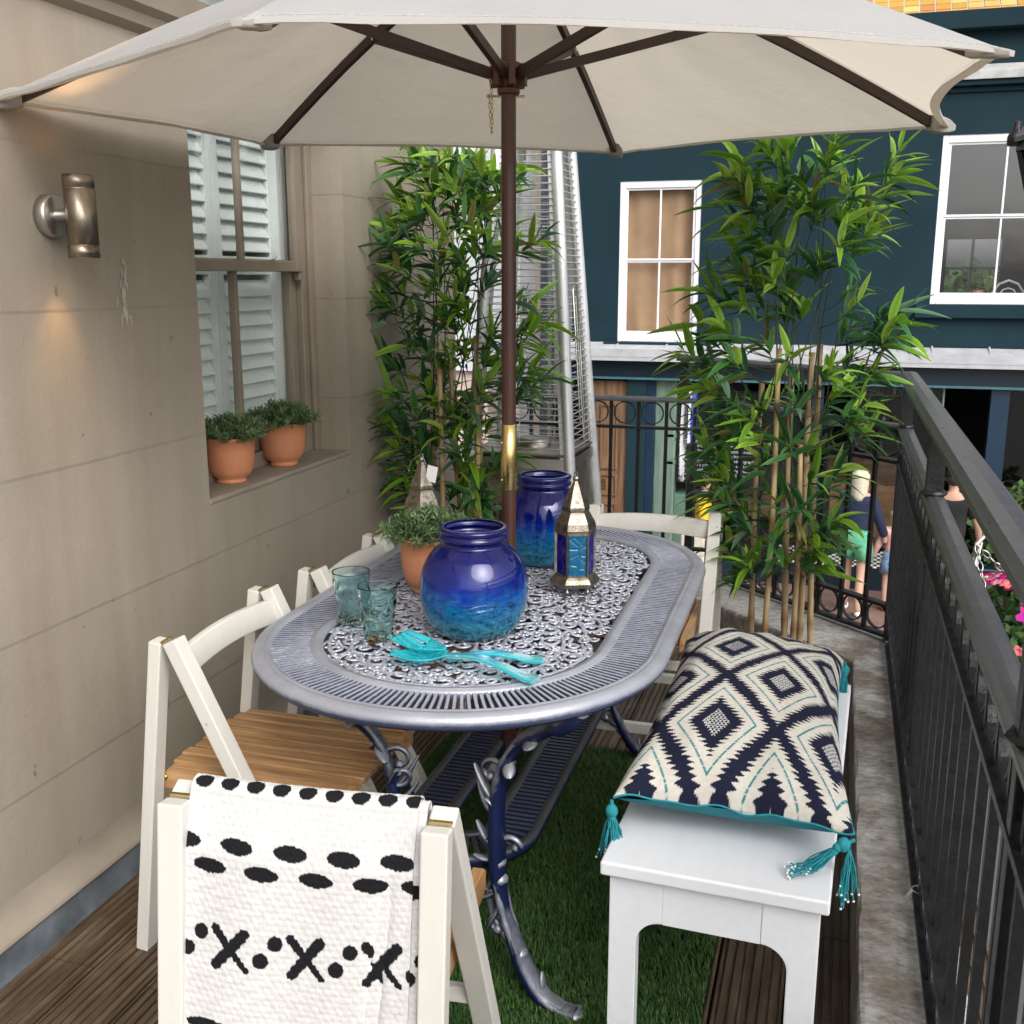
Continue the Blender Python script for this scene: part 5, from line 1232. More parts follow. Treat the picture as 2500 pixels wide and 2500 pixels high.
# ------------------------------------------------------------------ tall bamboos
def bamboo(label, canes, Y0, env, seed, n_tw, depth=.17, zr=None):
    """canes: (px_bottom, px_top, y_top, dY); env: rows (y_px, x_left, x_right) giving the plant's spread at its own distance"""
    r_ = random.Random(seed)
    base = oy(canes[len(canes)//2][0], 1500, Y0); bx_ = base.x
    t = thing('bamboo_plant', label, 'plant', (bx_, Y0, 0), 0, 'tall bamboo plants on the terrace')
    O = V((bx_, Y0, 0)); cl = []
    m = MB(); m.lathe([(0, .0), (.105, 0), (.13, .25), (.135, .26), (.125, .262), (.12, .235), (0, .235)], n=32); m.build('pot', 'black', t)
    for (xb, yb, xt, yt, dY) in canes:
        a = oy(xb, yb, Y0+dY)-O; b = oy(xt, yt, Y0+dY*1.5)-O
        dd = (a-b); a2 = a+dd*((.2-a.z)/dd.z) if a.z > .2 else a
        L = (b-a2).length; nn = max(3, int(L/.17)); P_, rs_, cc = [], [], []
        rad = r_.uniform(.0095, .012)
        for k in range(nn*5+1):
            u = k/(nn*5); p = a2.lerp(b, u)+V((.004*sin(u*5+dY*30), .004*cos(u*4), 0)); P_.append(p)
            nd = k % 5 == 0; rs_.append(rad*(1-.18*u)*(1.16 if nd else 1)); cc += [((.55, .45, .35) if nd else (1, 1, 1))]*10
        m = MB(); m.tube(P_, rs_, 10, True, 1, cc); m.build('cane', 'cane', t)
        cl.append((a2, b))
    # green shoots rising out of the canes
    lf = MB(); st_ = MB(); total = 0
    rows = sorted(env)
    def spread(y):
        for (ya, la, ra), (yb, lb, rb) in zip(rows, rows[1:]):
            if ya <= y <= yb: u = (y-ya)/(yb-ya); return la+(lb-la)*u, ra+(rb-ra)*u
        return rows[-1][1:]
    def leaf(p, d_, L, W_, c0, droop):
        d_ = d_.normalized(); sd = d_.cross(V((r_.uniform(-.5, .5), r_.uniform(-.5, .5), 1))).normalized(); up = sd.cross(d_); sd2 = sd
        NN = 7; vs = []; cs_ = []; tw_ = r_.uniform(-.6, .6)
        side = sd*cos(tw_)+up*sin(tw_); nrm = up*cos(tw_)-sd*sin(tw_)
        for i in range(NN+1):
            u = i/NN; w_ = W_*(math.sin(pi*min(1, u**.8*.97+.03))**.8)*(1-.25*u)
            if i == 0: w_ = W_*.12
            if i == NN: w_ = .0002
            c_ = p+d_*L*u*(1-.12*droop*u)+V((0, 0, -droop*L*u*u*.55))
            vs += [c_+side*w_+nrm*w_*.35, c_, c_-side*w_+nrm*w_*.35]
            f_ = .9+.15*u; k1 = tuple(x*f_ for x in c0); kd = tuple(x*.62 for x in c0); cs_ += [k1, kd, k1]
        fs = []
        for i in range(NN):
            for q in (0, 1): fs.append((i*3+q, i*3+q+1, i*3+q+4, i*3+q+3))
        lf.add(vs, fs, True, cs_)
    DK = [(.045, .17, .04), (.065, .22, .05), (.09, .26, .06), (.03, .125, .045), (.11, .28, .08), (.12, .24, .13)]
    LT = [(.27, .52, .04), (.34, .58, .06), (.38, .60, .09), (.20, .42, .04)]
    ytop, ybot = rows[0][0], rows[-1][0]
    shoots = []
    for (a2, b) in cl:
        for q in range(2):
            topy = r_.uniform(ytop+25, ytop+240); l0, r0 = spread(topy); tx = r_.uniform(l0+(r0-l0)*.2, r0-(r0-l0)*.2)
            tp = oy(tx, topy, Y0+r_.uniform(-depth*.6, depth*.6))-O
            s0 = a2.lerp(b, r_.uniform(.45, .95)); P_ = cr([s0, s0.lerp(tp, .4)+V((r_.uniform(-.02, .02), r_.uniform(-.02, .02), .04)), tp], 8)
            st_.tube(P_, [.0030-.0018*i/(len(P_)-1) for i in range(len(P_))], 5, False); shoots.append(P_)
    stems = [p for P_ in shoots for p in P_]+[a.lerp(b, u) for a, b in cl for u in np.linspace(.15, 1, 12)]
    heads = [P_[-1] for P_ in shoots]
    ex = []
    for k in range(n_tw):
        u = (k+r_.random())/n_tw; y = ytop+(ybot-ytop)*u; l0, r0 = spread(y); v_ = r_.random()
        v_ = .5+.5*math.copysign(abs(2*v_-1)**.85, v_-.5)
        if seed == 19 and v_ > .72 and r_.random() < .45: v_ *= .6
        x = l0+(r0-l0)*v_; dY = r_.uniform(-depth, depth)*(1-.5*abs(2*v_-1)); ex.append(oy(x, y, Y0+dY)-O)
    for hi, tgt in enumerate(ex+heads):
        fraction = (tgt.z-.4)/1.5
        cand = [s_ for s_ in stems if s_.z < tgt.z-.02] or stems
        near = min(cand, key=lambda s_: (s_-tgt).length+abs((tgt.z-s_.z)-.10)*.6)
        dv = tgt-near; mid_ = near+dv*.5+V((0, 0, -.015)); P_ = cr([near, mid_, tgt], 6)
        if dv.length > .01: st_.tube(P_, [.0018-.0010*i/(len(P_)-1) for i in range(len(P_))], 4, False)
        out = V((tgt.x-0, tgt.y, 0)); out = out.normalized() if out.length > .02 else V((r_.uniform(-1, 1), r_.uniform(-1, 1), 0)).normalized()
        dirn = (dv.normalized()*.6+out*.55+V((0, 0, .55))).normalized()
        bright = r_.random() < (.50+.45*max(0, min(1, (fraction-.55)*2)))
        nl = r_.randint(6, 9)
        for i in range(nl):
            back = i/nl; p = tgt.lerp(mid_, back*.85)
            aa = i*2.4+hi; s1 = dirn.cross(V((0, 0, 1))).normalized(); s2 = dirn.cross(s1)
            fan = (s1*cos(aa)+s2*sin(aa)); ld = dirn*(.95-.35*back)+fan*r_.uniform(.45, 1.0)+V((0, 0, r_.uniform(-.25, .1)))
            lit = bright and i < nl*.55  # picks the leaves' own lime colour towards the twig tip
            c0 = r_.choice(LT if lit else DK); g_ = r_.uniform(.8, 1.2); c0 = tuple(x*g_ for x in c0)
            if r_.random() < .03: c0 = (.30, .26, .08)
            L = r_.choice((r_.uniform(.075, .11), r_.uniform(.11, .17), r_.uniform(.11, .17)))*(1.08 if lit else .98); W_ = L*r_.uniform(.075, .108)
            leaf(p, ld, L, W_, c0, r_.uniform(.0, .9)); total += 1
        # grey-green budding tip
        for i in range(3): leaf(tgt+dirn*.004, dirn+V((r_.uniform(-.4, .4), r_.uniform(-.4, .4), r_.uniform(-.4, .4))), .03, .002, (.14, .19, .13), .2)
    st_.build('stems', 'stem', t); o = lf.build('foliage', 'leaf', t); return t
bamboo('tall bamboo plant standing by the railing behind the cushion', [(1832, 1515, 1860, 930, .05), (1868, 1525, 1905, 850, -.03), (1912, 1530, 1935, 900, .04), (1938, 1535, 1955, 1085, -.05), (1950, 1540, 1985, 860, .02), (1978, 1540, 2000, 840, .08)], 3.42,
       [(335, 1880, 2230), (400, 1790, 2240), (470, 1760, 2230), (540, 1740, 2150), (620, 1760, 2100), (700, 1740, 2110), (760, 1690, 2230), (800, 1640, 2210), (850, 1660, 2190), (920, 1670, 2160), (1000, 1680, 2130), (1100, 1720, 2130), (1180, 1720, 2080), (1260, 1735, 2070), (1340, 1740, 2040), (1400, 1770, 2010)], 7, 165)
bamboo('tall bamboo plant between the beige wall and the patio heater', [(1062, 1280, 1060, 830, .04), (1080, 1290, 1075, 900, -.04), (1128, 1300, 1100, 880, .05), (1165, 1300, 1165, 820, -.02), (1180, 1300, 1170, 900, .06)], 3.80,
       [(370, 1010, 1170), (410, 980, 1290), (470, 960, 1330), (560, 940, 1330), (640, 915, 1320), (720, 885, 1310), (790, 865, 1340), (850, 870, 1380), (920, 900, 1370), (1000, 915, 1320), (1080, 930, 1290), (1160, 950, 1270), (1260, 985, 1260)], 19, 205)

# ------------------------------------------------------------------ pyramid patio heater
HX, HYc = -1.185, 4.20
ht = thing('patio_heater', 'tall pyramid patio heater of steel and wire mesh behind the table', 'patio heater', (HX, HYc, 0))
def hw(z): return .262-.073*z       # half width at height z
CN = [(-1, -1), (1, -1), (1, 1), (-1, 1)]
for sx, sy in CN:
    a = V((sx*hw(.0), sy*hw(.0), 0)); b = V((sx*hw(2.15), sy*hw(2.15), 2.15)); m = MB(); m.tube([a, b], .0225, 14); 
    d_ = V((-sx, 0, 0)); m.beam(a+d_*.028, b+d_*.026, .018, .010, up=(0, 1, 0)); d_ = V((0, -sy, 0)); m.beam(a+d_*.028, b+d_*.026, .010, .018, up=(0, 1, 0)); m.build('corner_leg', 'alu', ht)
zb = .86
MT['wire'] = pm('plated_guard_wire', (.66, .65, .62), .35, .4, .25, 30, c2=(.72, .70, .66))
for k in range(4):
    (ax, ay), (bx_, by_) = CN[k], CN[(k+1) % 4]
    m = MB(); z0, z1 = .05, zb-.10
    off = .005
    q = [V((ax*(hw(z)-off), ay*(hw(z)-off), z)) for z in (z0, z1)]+[V((bx_*(hw(z)-off), by_*(hw(z)-off), z)) for z in (z1, z0)]
    m.add(q, [(0, 1, 2, 3)])
    pnl = m.build('side_panel', 'steel_worn' if k == 0 else 'steel_dark' if 0 else 'steel_worn', ht, 0, 2, 0, .004)
    if k == 1:
        m = MB()
        for r_ in range(4):
            for c_ in range(3):
                z = .40+r_*.022; u = -.02-c_*.045; X = hw(z)-off+.004; m.box((X, u, z), (.003, .03, .006))
        m.build('vent_slot', 'black', pnl)
    m = MB(); q = [V((ax*(hw(z)+.004), ay*(hw(z)+.004), z)) for z in (zb-.10, zb-.06)]+[V((bx_*(hw(z)+.004), by_*(hw(z)+.004), z)) for z in (zb-.06, zb-.10)]; m.add(q, [(0, 1, 2, 3)]); m.build('hood_strip', 'steel', ht, 0, 2, 0, .006)
    # wire guard
    m = MB(); z = zb-.02; i = 0
    while z < 2.05:
        o_ = .010; a = V((ax*(hw(z)+o_)*1, ay*(hw(z)+o_), z)); b = V((bx_*(hw(z)+o_), by_*(hw(z)+o_), z)); dd = (b-a).normalized(); m.tube([a+dd*.022, b-dd*.022], .0021, 5); z += .0265; i += 1
    for s_ in (-.86, .86) + ((0.,) if k in (0, 1) else ()):
        def pt(z): 
            a = V((ax*(hw(z)+.013), ay*(hw(z)+.013), z)); b = V((bx_*(hw(z)+.013), by_*(hw(z)+.013), z)); return a.lerp(b, .5+.5*s_)
        if s_: m.tube([pt(zb-.04), pt(2.08)], .0024, 6)
        else: m.tube([pt(zb)-(pt(zb)-pt(zb))+V((0, 0, 0)), pt(1.42)], .0022, 6)
    m.build('wire_guard', 'wire', ht)
m = MB(); m.tube([(hw(.95)+.016, -.05, .93), (hw(1.45)+.016, -.05, 1.45), (hw(1.45)+.016, -.03, 1.465), (hw(1.45)+.016, .0, 1.465), (hw(1.45)+.016, .02, 1.45), (hw(.95)+.016, .02, .93), (hw(.95)+.016, -.05, .93)], .003, 6); m.build('guard_loop', 'steel', ht)
m = MB(); s_ = hw(zb)-.0; m.box((0, 0, zb-.045), (2*s_+.02, 2*s_+.02, .012)); m.box((0, 0, zb-.09), (2*s_-.04, 2*s_-.04, .07)); m.build('burner_tray', 'steel_worn', ht, .003)
m = MB(); m.lathe([(.075, zb-.04), (.07, zb-.012), (.055, zb-.004), (0, zb-.002)], n=24); m.build('burner', 'steel_worn', ht)
MT['tubeglass'] = thin_glass('heater_tube_glass', (.90, .91, .92), .06)
m = MB(); m.lathe([(.055, zb), (.055, 2.1)], n=32); m.build('glass_tube', 'tubeglass', ht)
m = MB(); s_ = .12; m.lathe([(.0, 2.30), (.10, 2.25), (.33, 2.17), (.34, 2.155), (.1, 2.15), (0, 2.15)], n=4, sm=False, ph=pi/4); m.build('cap', 'steel', ht)
m = MB(); m.lathe([(0, 0), (.022, 0), (.020, .022), (0, .026)], n=20); m.xf(M4.Translation((.03, -hw(.66)-.0, .66)) @ M4.Rotation(pi/2+.09, 4, 'X')); m.build('control_knob', 'steel', ht)
tp = oy(1175, 1163, HYc-hw(.58)-.008)
tt = text('Lifestyle', .108, 'black', 'panel_writing', (tp.x-HX-.012, -hw(.575)-.0045, .545), (pi/2-.09, 0, 0), ht)
m = MB(); m.cc = None
for k in range(26):
    a = pi*.12+pi*.76*k/25; m.box((.05+.17*cos(a), -hw(.60)-.0035+.0, .60+.062*sin(a)), (.004, .002, .004))
m.build('dotted_arc', 'black', ht)

# ------------------------------------------------------------------ wall lamp (lit, up and down)
lm = thing('wall_lamp', 'cylindrical steel up and down wall light, lit, on the beige wall', 'lamp', (XW, 2.045, 1.632))
m = MB(); m.lathe([(0, .0), (.047, .0), (.047, .024), (.043, .028), (0, .028)], n=40); m.xf(M4.Rotation(pi/2, 4, 'Y')); m.build('wall_disc', 'steel', lm)
m = MB(); m.tube([(.025, 0, 0), (.07, 0, 0)], .014, 16); m.build('arm', 'steel', lm)
LC = (.088, .0, -.003)
m = MB()
for z0, z1 in ((-.088, -.062), (-.0605, .0585), (.060, .088)): m.lathe([(.0315, z0), (.0335, z0+.001), (.0335, z1-.001), (.0315, z1)], LC, 40)
m.lathe([(.032, -.088), (.032, .088)], LC, 40); m.lathe([(.0295, .088), (.0295, -.088)], LC, 40); m.lathe([(.0295, .088), (.0335, .0882)], LC, 40); m.lathe([(.0335, -.0882), (.0295, -.088)], LC, 40)
m.build('cylinder', 'bronze', lm)
em, n, l, b = new('lit_bulb'); b.inputs['Emission Color'].default_value = (1, .55, .2, 1); b.inputs['Emission Strength'].default_value = 12; b.inputs['Base Color'].default_value = (1, .8, .6, 1); MT['bulb'] = em
m = MB()
for z in (-.05, .05): m.lathe([(0, z-.008), (.024, z-.008), (.024, z+.008), (0, z+.008)], LC, 20)
m.build('bulb', 'bulb', lm)
for sgn in (1, -1):
    sp = bpy.data.lights.new('lamp_beam', 'SPOT'); sp.energy = 2.4; sp.color = (1, .56, .22); sp.spot_size = R(56); sp.spot_blend = 1; sp.shadow_soft_size = .018
    o = bpy.data.objects.new('lamp_beam', sp); col.objects.link(o); o.parent = lm; o.location = (LC[0]-.012, 0, sgn*.075); o.rotation_euler = (0 if sgn < 0 else pi, 0, 0)
    o.rotation_euler.rotate_axis('Y', R(14 if sgn < 0 else -14))

# ------------------------------------------------------------------ street lantern at the right edge
LP = oy(2478, 415, 3.6)
sl_ = thing('street_lantern', 'black traditional street lantern hanging at the far right', 'street lamp', (LP.x+.17, 3.6, LP.z-.22), R(20))
sl_.scale = (.86, .86, .86)
m = MB(); m.lathe([(.10, 0), (.115, .01), (.20, .33), (.215, .345), (.215, .37), (.20, .375)], n=4, sm=False, ph=pi/4)
m = MB()
for k in range(4):
    a = pi/4+k*pi/2; p0 = V((.105*cos(a), .105*sin(a), 0)); p1 = V((.20*cos(a), .20*sin(a), .34)); m.beam(p0, p1, .018, .018, up=(cos(a), sin(a), 0)); a2 = a+pi/2
    q1 = V((.20*cos(a2), .20*sin(a2), .34)); q0 = V((.105*cos(a2), .105*sin(a2), 0)); m.beam(p1, q1, .022, .03); m.beam(p0, q0, .018, .02)
    m.lathe([(.0, .345), (.03, .345), (.032, .375), (.018, .40), (.013, .425), (0, .43)], (.212*cos(a), .212*sin(a), 0), 8)
m.build('cage', 'iron', sl_, .002)
m = MB(); m.lathe([(.235, .355), (.238, .372), (.225, .378), (.12, .47), (.07, .50), (.06, .56), (0, .58)], n=4, sm=False, ph=pi/4); m.build('roof', pm('worn_lantern_roof', (.14, .14, .145), .5, 0, .5, 12), sl_)
m = MB(); m.lathe([(.10, .01), (.193, .335)], n=4, sm=False, ph=pi/4); m.build('pane', pm('deep_blue_pane', (.01, .012, .16), .1, 0, .2), sl_)
m = MB(); m.tube([(0, 0, 0), (0, 0, -.06), (.05, 0, -.16), (.4, 0, -.25)], .018, 8); m.build('bracket', 'iron', sl_)

# ------------------------------------------------------------------ hanging flower basket outside the railing
BP = V((.452, 2.75, .60))
hb = thing('hanging_basket', 'hanging basket of pink and magenta flowers outside the railing', 'flower basket', BP)
m = MB(); m.lathe([(0, -.17), (.09, -.15), (.16, -.07), (.18, 0), (.172, 0), (.15, -.06), (0, -.1)], n=28); m.build('bowl', 'black', hb)
hk_ = oy(2385, 1330, 2.75)-BP
m = MB()
for a in (0.2, 2.3, 4.4):
    p = V((.175*cos(a), .175*sin(a), 0)); L = (hk_-p).length; n_ = int(L/.021); d_ = (hk_-p).normalized(); fl = 0
    for k in range(n_):
        c_ = p.lerp(hk_, (k+.5)/n_); sd = d_.cross(V((0, 1, .1)) if fl else V((1, .2, 0))).normalized(); m.tube([c_+d_*.0135*cos(2*pi*j/8)+sd*.006*sin(2*pi*j/8) for j in range(9)], .0017, 5, False); fl ^= 1
m.build('chain', 'steel', hb)
m = MB(); m.tube(cr([hk_+V((-.002, 0, 0)), hk_+V((.02, 0, .03)), hk_+V((.035, 0, .06)), hk_+V((.03, 0, .085)), hk_+V((.01, 0, .095)), hk_+V((-.008, 0, .075))], 5), .004, 8); m.build('hook', pm('white_hook', (.7, .7, .7), .4), hb)
veg('foliage', 'sprig', hb, 900, (.18, .18, .12), .045, [(.05, .14, .03), (.09, .2, .05), (.04, .1, .03), (.14, .26, .07)], 31, (0, 0, .04))
def blooms(name, n_, size, cols, seed, petals=5, c=(0, 0, .06)):
    r_ = random.Random(seed)
    for k in range(n_):
        m = MB(); th_ = r_.uniform(0, 2*pi); el = r_.uniform(-.1, 1.4); nrm = V((cos(th_)*cos(el), sin(th_)*cos(el), sin(el))); p = V((nrm.x*.19, nrm.y*.19, nrm.z*.12))+V(c)
        s1 = nrm.cross(V((.2, .1, 1))).normalized(); s2 = nrm.cross(s1); c0 = r_.choice(cols); s_ = size*r_.uniform(.7, 1.15)
        for j in range(petals):
            a = 2*pi*j/petals+k; d_ = s1*cos(a)+s2*sin(a); e = -s1*sin(a)+s2*cos(a); cc = tuple(x*r_.uniform(.8, 1.15) for x in c0)
            m.add([p, p+d_*s_*.45+e*s_*.42+nrm*s_*.3, p+d_*s_+e*s_*.2+nrm*s_*.28, p+d_*s_-e*s_*.2+nrm*s_*.28, p+d_*s_*.45-e*s_*.42+nrm*s_*.3], [(0, 1, 2, 3, 4)], False, cc)
        m.build(name, 'sprig', hb)
blooms('petunia_flower', 30, .026, [(.55, .01, .18), (.42, .005, .12), (.5, .0, .25)], 4, 5)
blooms('geranium_flower', 46, .018, [(.85, .32, .36), (.9, .5, .5), (.8, .2, .22)], 6, 5, (.02, -.02, .07))
blooms('white_flower', 9, .026, [(.8, .8, .68)], 8, 5)

# ------------------------------------------------------------------ projecting sign seen edge-on, on the shop post
sg = thing('projecting_sign', 'thin blue and white projecting sign seen edge-on beyond the railing', 'sign', oy(1690, 1030, 9.0))
for k, (x_, z0, z1, mt_, w_) in enumerate(((1672, 960, 1175, 'sashwhite', .012), (1697, 952, 1085, 'signblue', .016))):
    if k == 1: MT['signblue'] = pm('blue_sign_enamel', (.03, .06, .38), .35)
    a = oy(x_, z0, 9.0)-V(sg.location); b = oy(x_, z1, 9.0)-V(sg.location); m = MB(); n_ = 12; rs_ = []
    for i in range(n_+1):
        u = i/n_; zz = b.z+(a.z-b.z)*u; d_ = .10*math.sqrt(max(.0, 4*u*(1-u)))+.01; rs_.append([(a.x-w_, -d_, zz), (a.x+w_, -d_, zz), (a.x+w_, d_, zz), (a.x-w_, d_, zz)])
    m.rings(rs_, True, True, False); o = m.build('sign_board', mt_, sg)
    if k == 1: m = MB(); m.xf(M4.Identity(4)); m.bx(a.x-w_-.012, a.x-w_, -.16, .16, b.z+.03, a.z-.0); m.build('sign_edge', 'sashwhite', sg)
m = MB(); m.tube([oy(1672, 990, 9.0)-V(sg.location), oy(1697, 990, 9.0)-V(sg.location)], .025, 8); m.tube([oy(1672, 1075, 9.0)-V(sg.location), oy(1697, 1075, 9.0)-V(sg.location)], .025, 8); m.build('clamp', 'steel', sg)
m = MB(); p0 = oy(1686, 1300, 9.05)-V(sg.location); p1 = oy(1690, 1085, 9.05)-V(sg.location); m.tube([V((p0.x, .05, SZ-sg.location.z)), V((p1.x, .05, p1.z))], .045, 10); m.build('post', 'iron', sg)

# ------------------------------------------------------------------ people in the street
MT['skin'] = pm('skin', (.50, .29, .21), .55, 0, .06, 10)
def skinned(name, joints, edges, mat, par, root=0, sub=2, cols_=None):
    me = bpy.data.meshes.new(name); me.from_pydata([j[:3] for j in joints], edges, []); o = bpy.data.objects.new(name, me); col.objects.link(o); o.parent = par
    k = o.modifiers.new('Skin', 'SKIN'); k.use_smooth_shade = True
    for i, j in enumerate(joints):
        r_ = j[3] if isinstance(j[3], tuple) else (j[3], j[3]); me.skin_vertices[0].data[i].radius = r_; me.skin_vertices[0].data[i].use_root = (i == root)
    s_ = o.modifiers.new('Sub', 'SUBSURF'); s_.levels = s_.render_levels = sub; me.materials.append(MT[mat] if isinstance(mat, str) else mat); return o
def person(label, loc, rz, H_, st):
    t = thing('person', label, 'person', loc, rz); s_ = H_/1.70; t.scale = (s_,)*3
    stride = st.get('stride', .16); la = st.get('larm', (-.30, .05)); ra = st.get('rarm', (.30, .05)); w_ = st.get('w', 1.)
    J = [(0, 0, .95, (.135*w_, .10)), (0, 0, 1.12, (.115*w_, .088)), (0, 0, 1.30, (.145*w_, .10)), (0, 0, 1.40, (.125*w_, .085)), (0, .0, 1.475, .05), (0, .012, 1.53, .055), (0, .018, 1.60, (.072, .085)), (0, .018, 1.67, (.060, .07)),
         (-.155*w_, 0, 1.385, .052), (-.20*w_+la[0]*.12, .01, 1.14, .041), (la[0]*.85, la[1]+.06, .93, .031), (la[0]*.86, la[1]+.09, .85, .033),
         (.155*w_, 0, 1.385, .052), (.20*w_+ra[0]*.12, .01, 1.14, .041), (ra[0]*.85, ra[1]+.06, .93, .031), (ra[0]*.86, ra[1]+.09, .85, .033),
         (-.085, 0, .90, .088), (-.09, stride*.5, .50, .056), (-.09, -stride*.1+stride*.4, .30, .054), (-.09, stride*.2, .085, .036), (-.095, stride*.2+.13, .035, .036),
         (.085, 0, .90, .088), (.09, -stride*.3, .50, .056), (.09, -stride*.8, .30, .054), (.09, -stride, .085, .036), (.095, -stride+.13, .035, .036)]
    E_ = [(0, 1), (1, 2), (2, 3), (3, 4), (4, 5), (5, 6), (6, 7), (3, 8), (8, 9), (9, 10), (10, 11), (3, 12), (12, 13), (13, 14), (14, 15), (0, 16), (16, 17), (17, 18), (18, 19), (19, 20), (0, 21), (21, 22), (22, 23), (23, 24), (24, 25)]
    body = skinned('body', J, E_, 'skin', t)
    g = .022
    # top
    tj = [(*J[i][:3], tuple(x+g for x in J[i][3]) if isinstance(J[i][3], tuple) else J[i][3]+g) for i in range(4)]
    tj[0] = (0, 0, st.get('hem', .88), (.165*w_, .135)); tj[1] = (0, 0, 1.12, (.142*w_, .115)); e2 = [(0, 1), (1, 2), (2, 3)]
    lng = st.get('sleeve', 'long')
    for s0 in (8, 12):
        k0 = len(tj); chain_ = [J[s0], J[s0+1]]+([J[s0+2]] if lng == 'long' else [])
        if lng == 'short': a, b_ = V(J[s0][:3]), V(J[s0+1][:3]); c_ = a.lerp(b_, .75); chain_ = [J[s0], (*a.lerp(b_, .4), .058), (*c_, .056)]
        for q in chain_: tj.append((*q[:3], q[3]+.022))
        e2.append((3, k0)); e2 += [(k0+i, k0+i+1) for i in range(len(chain_)-1)]
    skinned('top', tj, e2, st['top'], t)
    # lower garment
    if st['low'] == 'shorts':
        lj = [(0, 0, 1.02, (.150*w_, .120)), (0, 0, .92, (.165*w_, .135))]; e3 = [(0, 1)]
        for a, b_ in ((16, 17), (21, 22)):
            pa, pb = V(J[a][:3]), V(J[b_][:3]); k0 = len(lj); lj += [(*pa.lerp(pb, .15), .118), (*pa.lerp(pb, st.get('len', .45)), .112)]; e3 += [(1, k0), (k0, k0+1)]
        m = MB(); ell_ = lambda cx_, cy_, z, rx, ry, n_=24: [(cx_+rx*cos(2*pi*j/n_)*(1+.02*sin(j*2.7+z*9)), cy_+ry*sin(2*pi*j/n_)*(1+.03*sin(j*3.3+z*12)), z+.006*sin(j*1.7)) for j in range(n_)]
        m.rings([ell_(0, 0, 1.03, .150, .115), ell_(0, 0, .96, .168, .130), ell_(0, -.005, .88, .182, .140), ell_(0, -.005, .83, .185, .138)], True, False, True)
        for sx, yy in ((-1, stride*.22), (1, -stride*.14)):
            m.rings([ell_(sx*.085, 0, .90, .092, .125), ell_(sx*.095, yy*.5, .80, .100, .118), ell_(sx*.10, yy, .67, .108, .115)], True, False, True)
        m.build('shorts', st['lowm'], t, 0, 2, 0, .006)
    else:
        lj = [(0, 0, .98, (.142*w_, .110)), (0, 0, .90, (.13*w_, .112))]; e3 = [(0, 1)]
        for a in (16, 21):
            k0 = len(lj)
            for q in J[a:a+4]: lj.append((*q[:3], q[3]+.016))
            e3 += [(1, k0), (k0, k0+1), (k0+1, k0+2), (k0+2, k0+3)]
        skinned('trousers', lj, e3, st['lowm'], t)
    for a in (19, 24):
        m = MB(); p = J[a+1]; m.ball((p[0], p[1]-.05, .045), .05, 12, (.95, 2.3, .9)); m.build('shoe', st.get('shoe', 'sashwhite'), t)
    # head: face features, hair
    m = MB(); hy = .018
    for sx in (-1, 1): m.ball((sx*.086, hy+.0, 1.605), .018, 8, (.45, .8, 1.3))
    m.ball((0, hy+.098, 1.598), .013, 8, (.8, 1.1, 1.3)); m.build('ears_and_nose', 'skin', t)
    m = MB()
    for sx in (-1, 1): m.ball((sx*.031, hy+.084, 1.622), .0085, 8, (1.3, .6, .7))
    m.box((0, hy+.088, 1.562), (.038, .006, .006)); m.build('eyes_and_mouth', 'black', t)
    hm_ = st['hair']; m = MB()
    if st.get('cap'):
        m.lathe([(.097, 1.635), (.098, 1.66), (.088, 1.70), (.06, 1.725), (0, 1.732)], (0, hy, 0), 20); m.prism([(-.07, .08), (-.05, .15), (0, .165), (.05, .15), (.07, .08)], 1.635, 1.645, lambda a, b_, c_: (a, b_+hy, c_)); m.build('cap', 'black', t); m = MB(); m.ball((0, hy-.012, 1.615), .094, 14, (.93, 1, .9)); m.build('hair', hm_, t)
    else:
        n_ = 30; rs_ = []; rr_ = random.Random(5); bot = st.get('hairlen', .12)
        for i in range(13):
            u = i/12; row = []
            for j in range(n_):
                a = 2*pi*j/n_; back = .5-.5*sin(a)        # 1 at the back (-y)
                low = (bot*back**.6 if back > .25 else .0)
                ph_ = u*pi*.5 if u < .55 else .55*pi*.5
                ext_ = max(0, (u-.55)/.45)
                r0 = .100*sin(min(u/.5, 1)*pi/2)*(1+.05*sin(j*3.1+u*5)); z = 1.712-(1-cos(min(u/.55, 1)*pi/2))*.085-ext_*(.02+low)
                if back < .3: r0 *= .93
                row.append((r0*cos(a)*(1-.15*ext_), hy-.008+r0*sin(a)*1.08, z+.004*sin(j*7)))
            rs_.append(row)
        m.rings(rs_, True, False, True); m.build('hair', hm_, t, 0, 2, 0, .012)
    return t
def solid(name, c, **k): return pm(name, c, .85, 0, k.get('var', .12), k.get('sc', 12), .3)
PYY = 12.35
def at(x, Y): return (oy(x, 1480, Y).x, Y, SZ+.0)
MT['blond'] = pm('blond_hair', (.52, .40, .24), .6, 0, .3, 30, bs=.5, st=(6, 6, 1)); MT['dark_hair'] = pm('dark_hair', (.035, .022, .018), .5, 0, .3, 30, st=(6, 6, 1))
MT['darkblond'] = pm('light_grey_blond_hair', (.55, .50, .38), .6, 0, .3, 30, st=(6, 6, 1))
green = pm('green_print_cotton', (.04, .33, .20), .8, 0, .1, 18, c2=(.16, .42, .24))
P_ = person('person with long blond hair in a dark denim jacket and green patterned shorts walking away', at(2078, 12.45), R(-8), 1.66, dict(top=solid('dark_denim', (.010, .018, .05)), low='shorts', lowm=green, hair='darkblond', hairlen=.24, len=.42, hem=.93, stride=.2, larm=(-.30, .02), rarm=(.36, .04)))
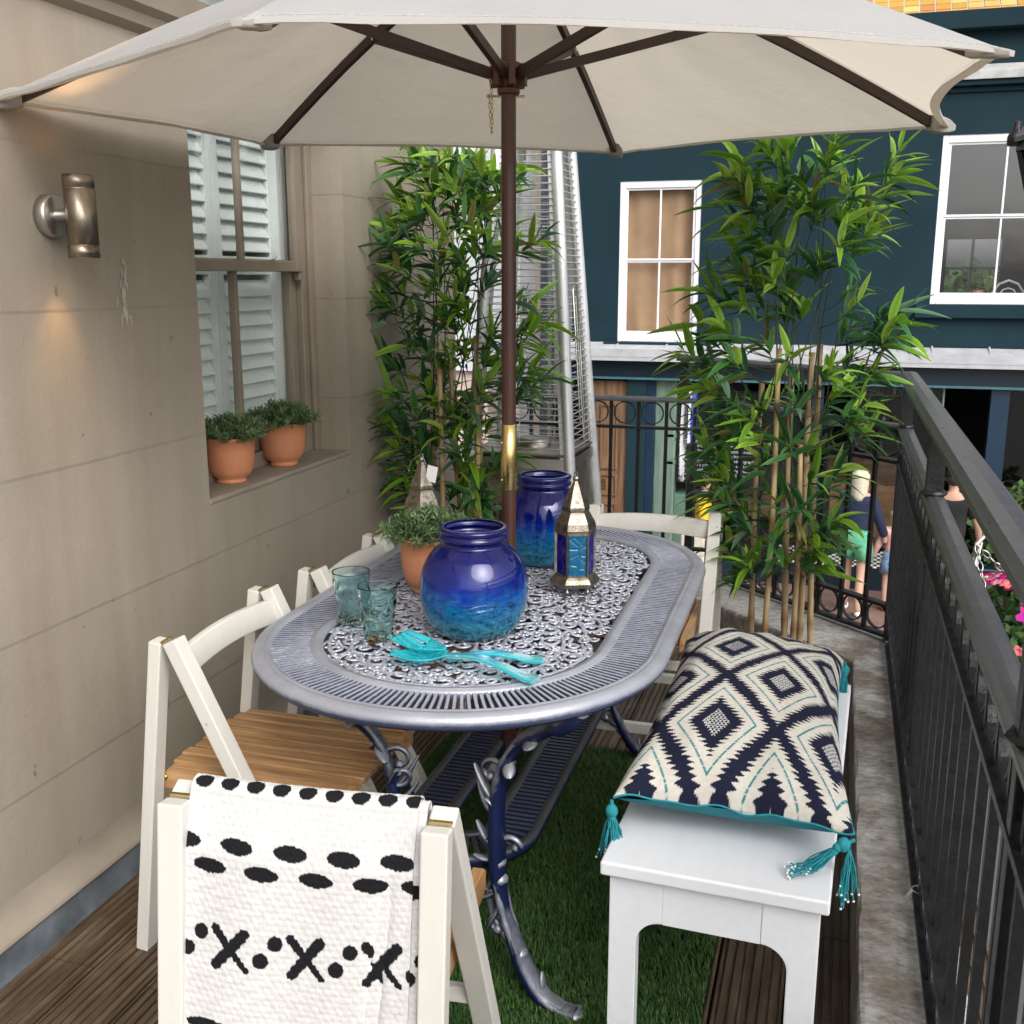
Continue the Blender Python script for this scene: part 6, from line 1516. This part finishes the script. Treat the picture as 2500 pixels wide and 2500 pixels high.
P_ = person('child with blond hair in a pink jumper and denim shorts walking away', at(2172, 12.6), R(10), 1.20, dict(top=solid('pink_jersey', (.68, .36, .34)), low='shorts', lowm=solid('washed_denim', (.16, .26, .42)), hair='blond', hairlen=.30, len=.40, hem=.93, w=1.05, shoe=solid('red_shoe', (.4, .02, .05)), stride=.1, larm=(-.36, .06), rarm=(.26, .02)))
P_ = person('person in a black cap and black t-shirt carrying papers, walking away', at(2303, 12.3), R(-12), 1.74, dict(top=solid('black_jersey', (.010, .010, .012)), low='trousers', lowm=solid('dark_trousers', (.02, .022, .03)), hair='dark_hair', cap=1, sleeve='short', w=1.12, shoe='black', stride=.2, larm=(-.33, .02), rarm=(.34, .05)))
pp = thing('paper_folder', 'white folder of papers held by the man in the black cap', 'papers', V(at(2372, 12.42))+V((0, .06, .78))); m = MB(); m.box((0, 0, 0), (.03, .30, .36), M4.Rotation(.15, 3, 'Y')); m.build('folder', 'whitewall', pp, .003)
P_ = person('person with dark tied hair, glasses and a mustard top under a navy scarf, facing right', at(1708, 12.35), R(-86), 1.55, dict(top=solid('mustard_cotton', (.72, .42, .01)), low='trousers', lowm=solid('navy_trousers', (.012, .02, .04)), hair='dark_hair', hairlen=.06, shoe='black', stride=.14, larm=(-.25, .10), rarm=(.25, .12)))
m = MB(); m.lathe([(.085, 1.50), (.12, 1.47), (.14, 1.42), (.16, 1.36), (.10, 1.40)], n=20); m.build('scarf', 'navy', P_)
m = MB()
for sx in (-1, 1): m.tube([(sx*.033+.024*cos(a), .115, 1.622+.020*sin(a)) for a in [2*pi*k/12 for k in range(13)]], .0022, 5, False); m.tube([(sx*.057, .115, 1.625), (sx*.085, .02, 1.622)], .002, 5)
m.build('glasses', 'black', P_)
m = MB(); m.ball((0, -.10, 1.66), .045, 10); m.build('hair_bun', 'dark_hair', P_)
bgp = thing('tote_bag', 'pale canvas bag carried by the person in mustard', 'bag', V(at(1690, 12.05))+V((-.02, 0, .55))); m = MB(); m.box((0, 0, .17), (.27, .10, .34)); m.build('bag_body', solid('pale_canvas', (.55, .50, .42)), bgp, .02)
m = MB(); m.tube(cr([(-.07, 0, .33), (-.05, 0, .46), (0, 0, .50), (.05, 0, .46), (.07, 0, .33)], 6), .007, 6); m.build('strap', 'seatwood', bgp)
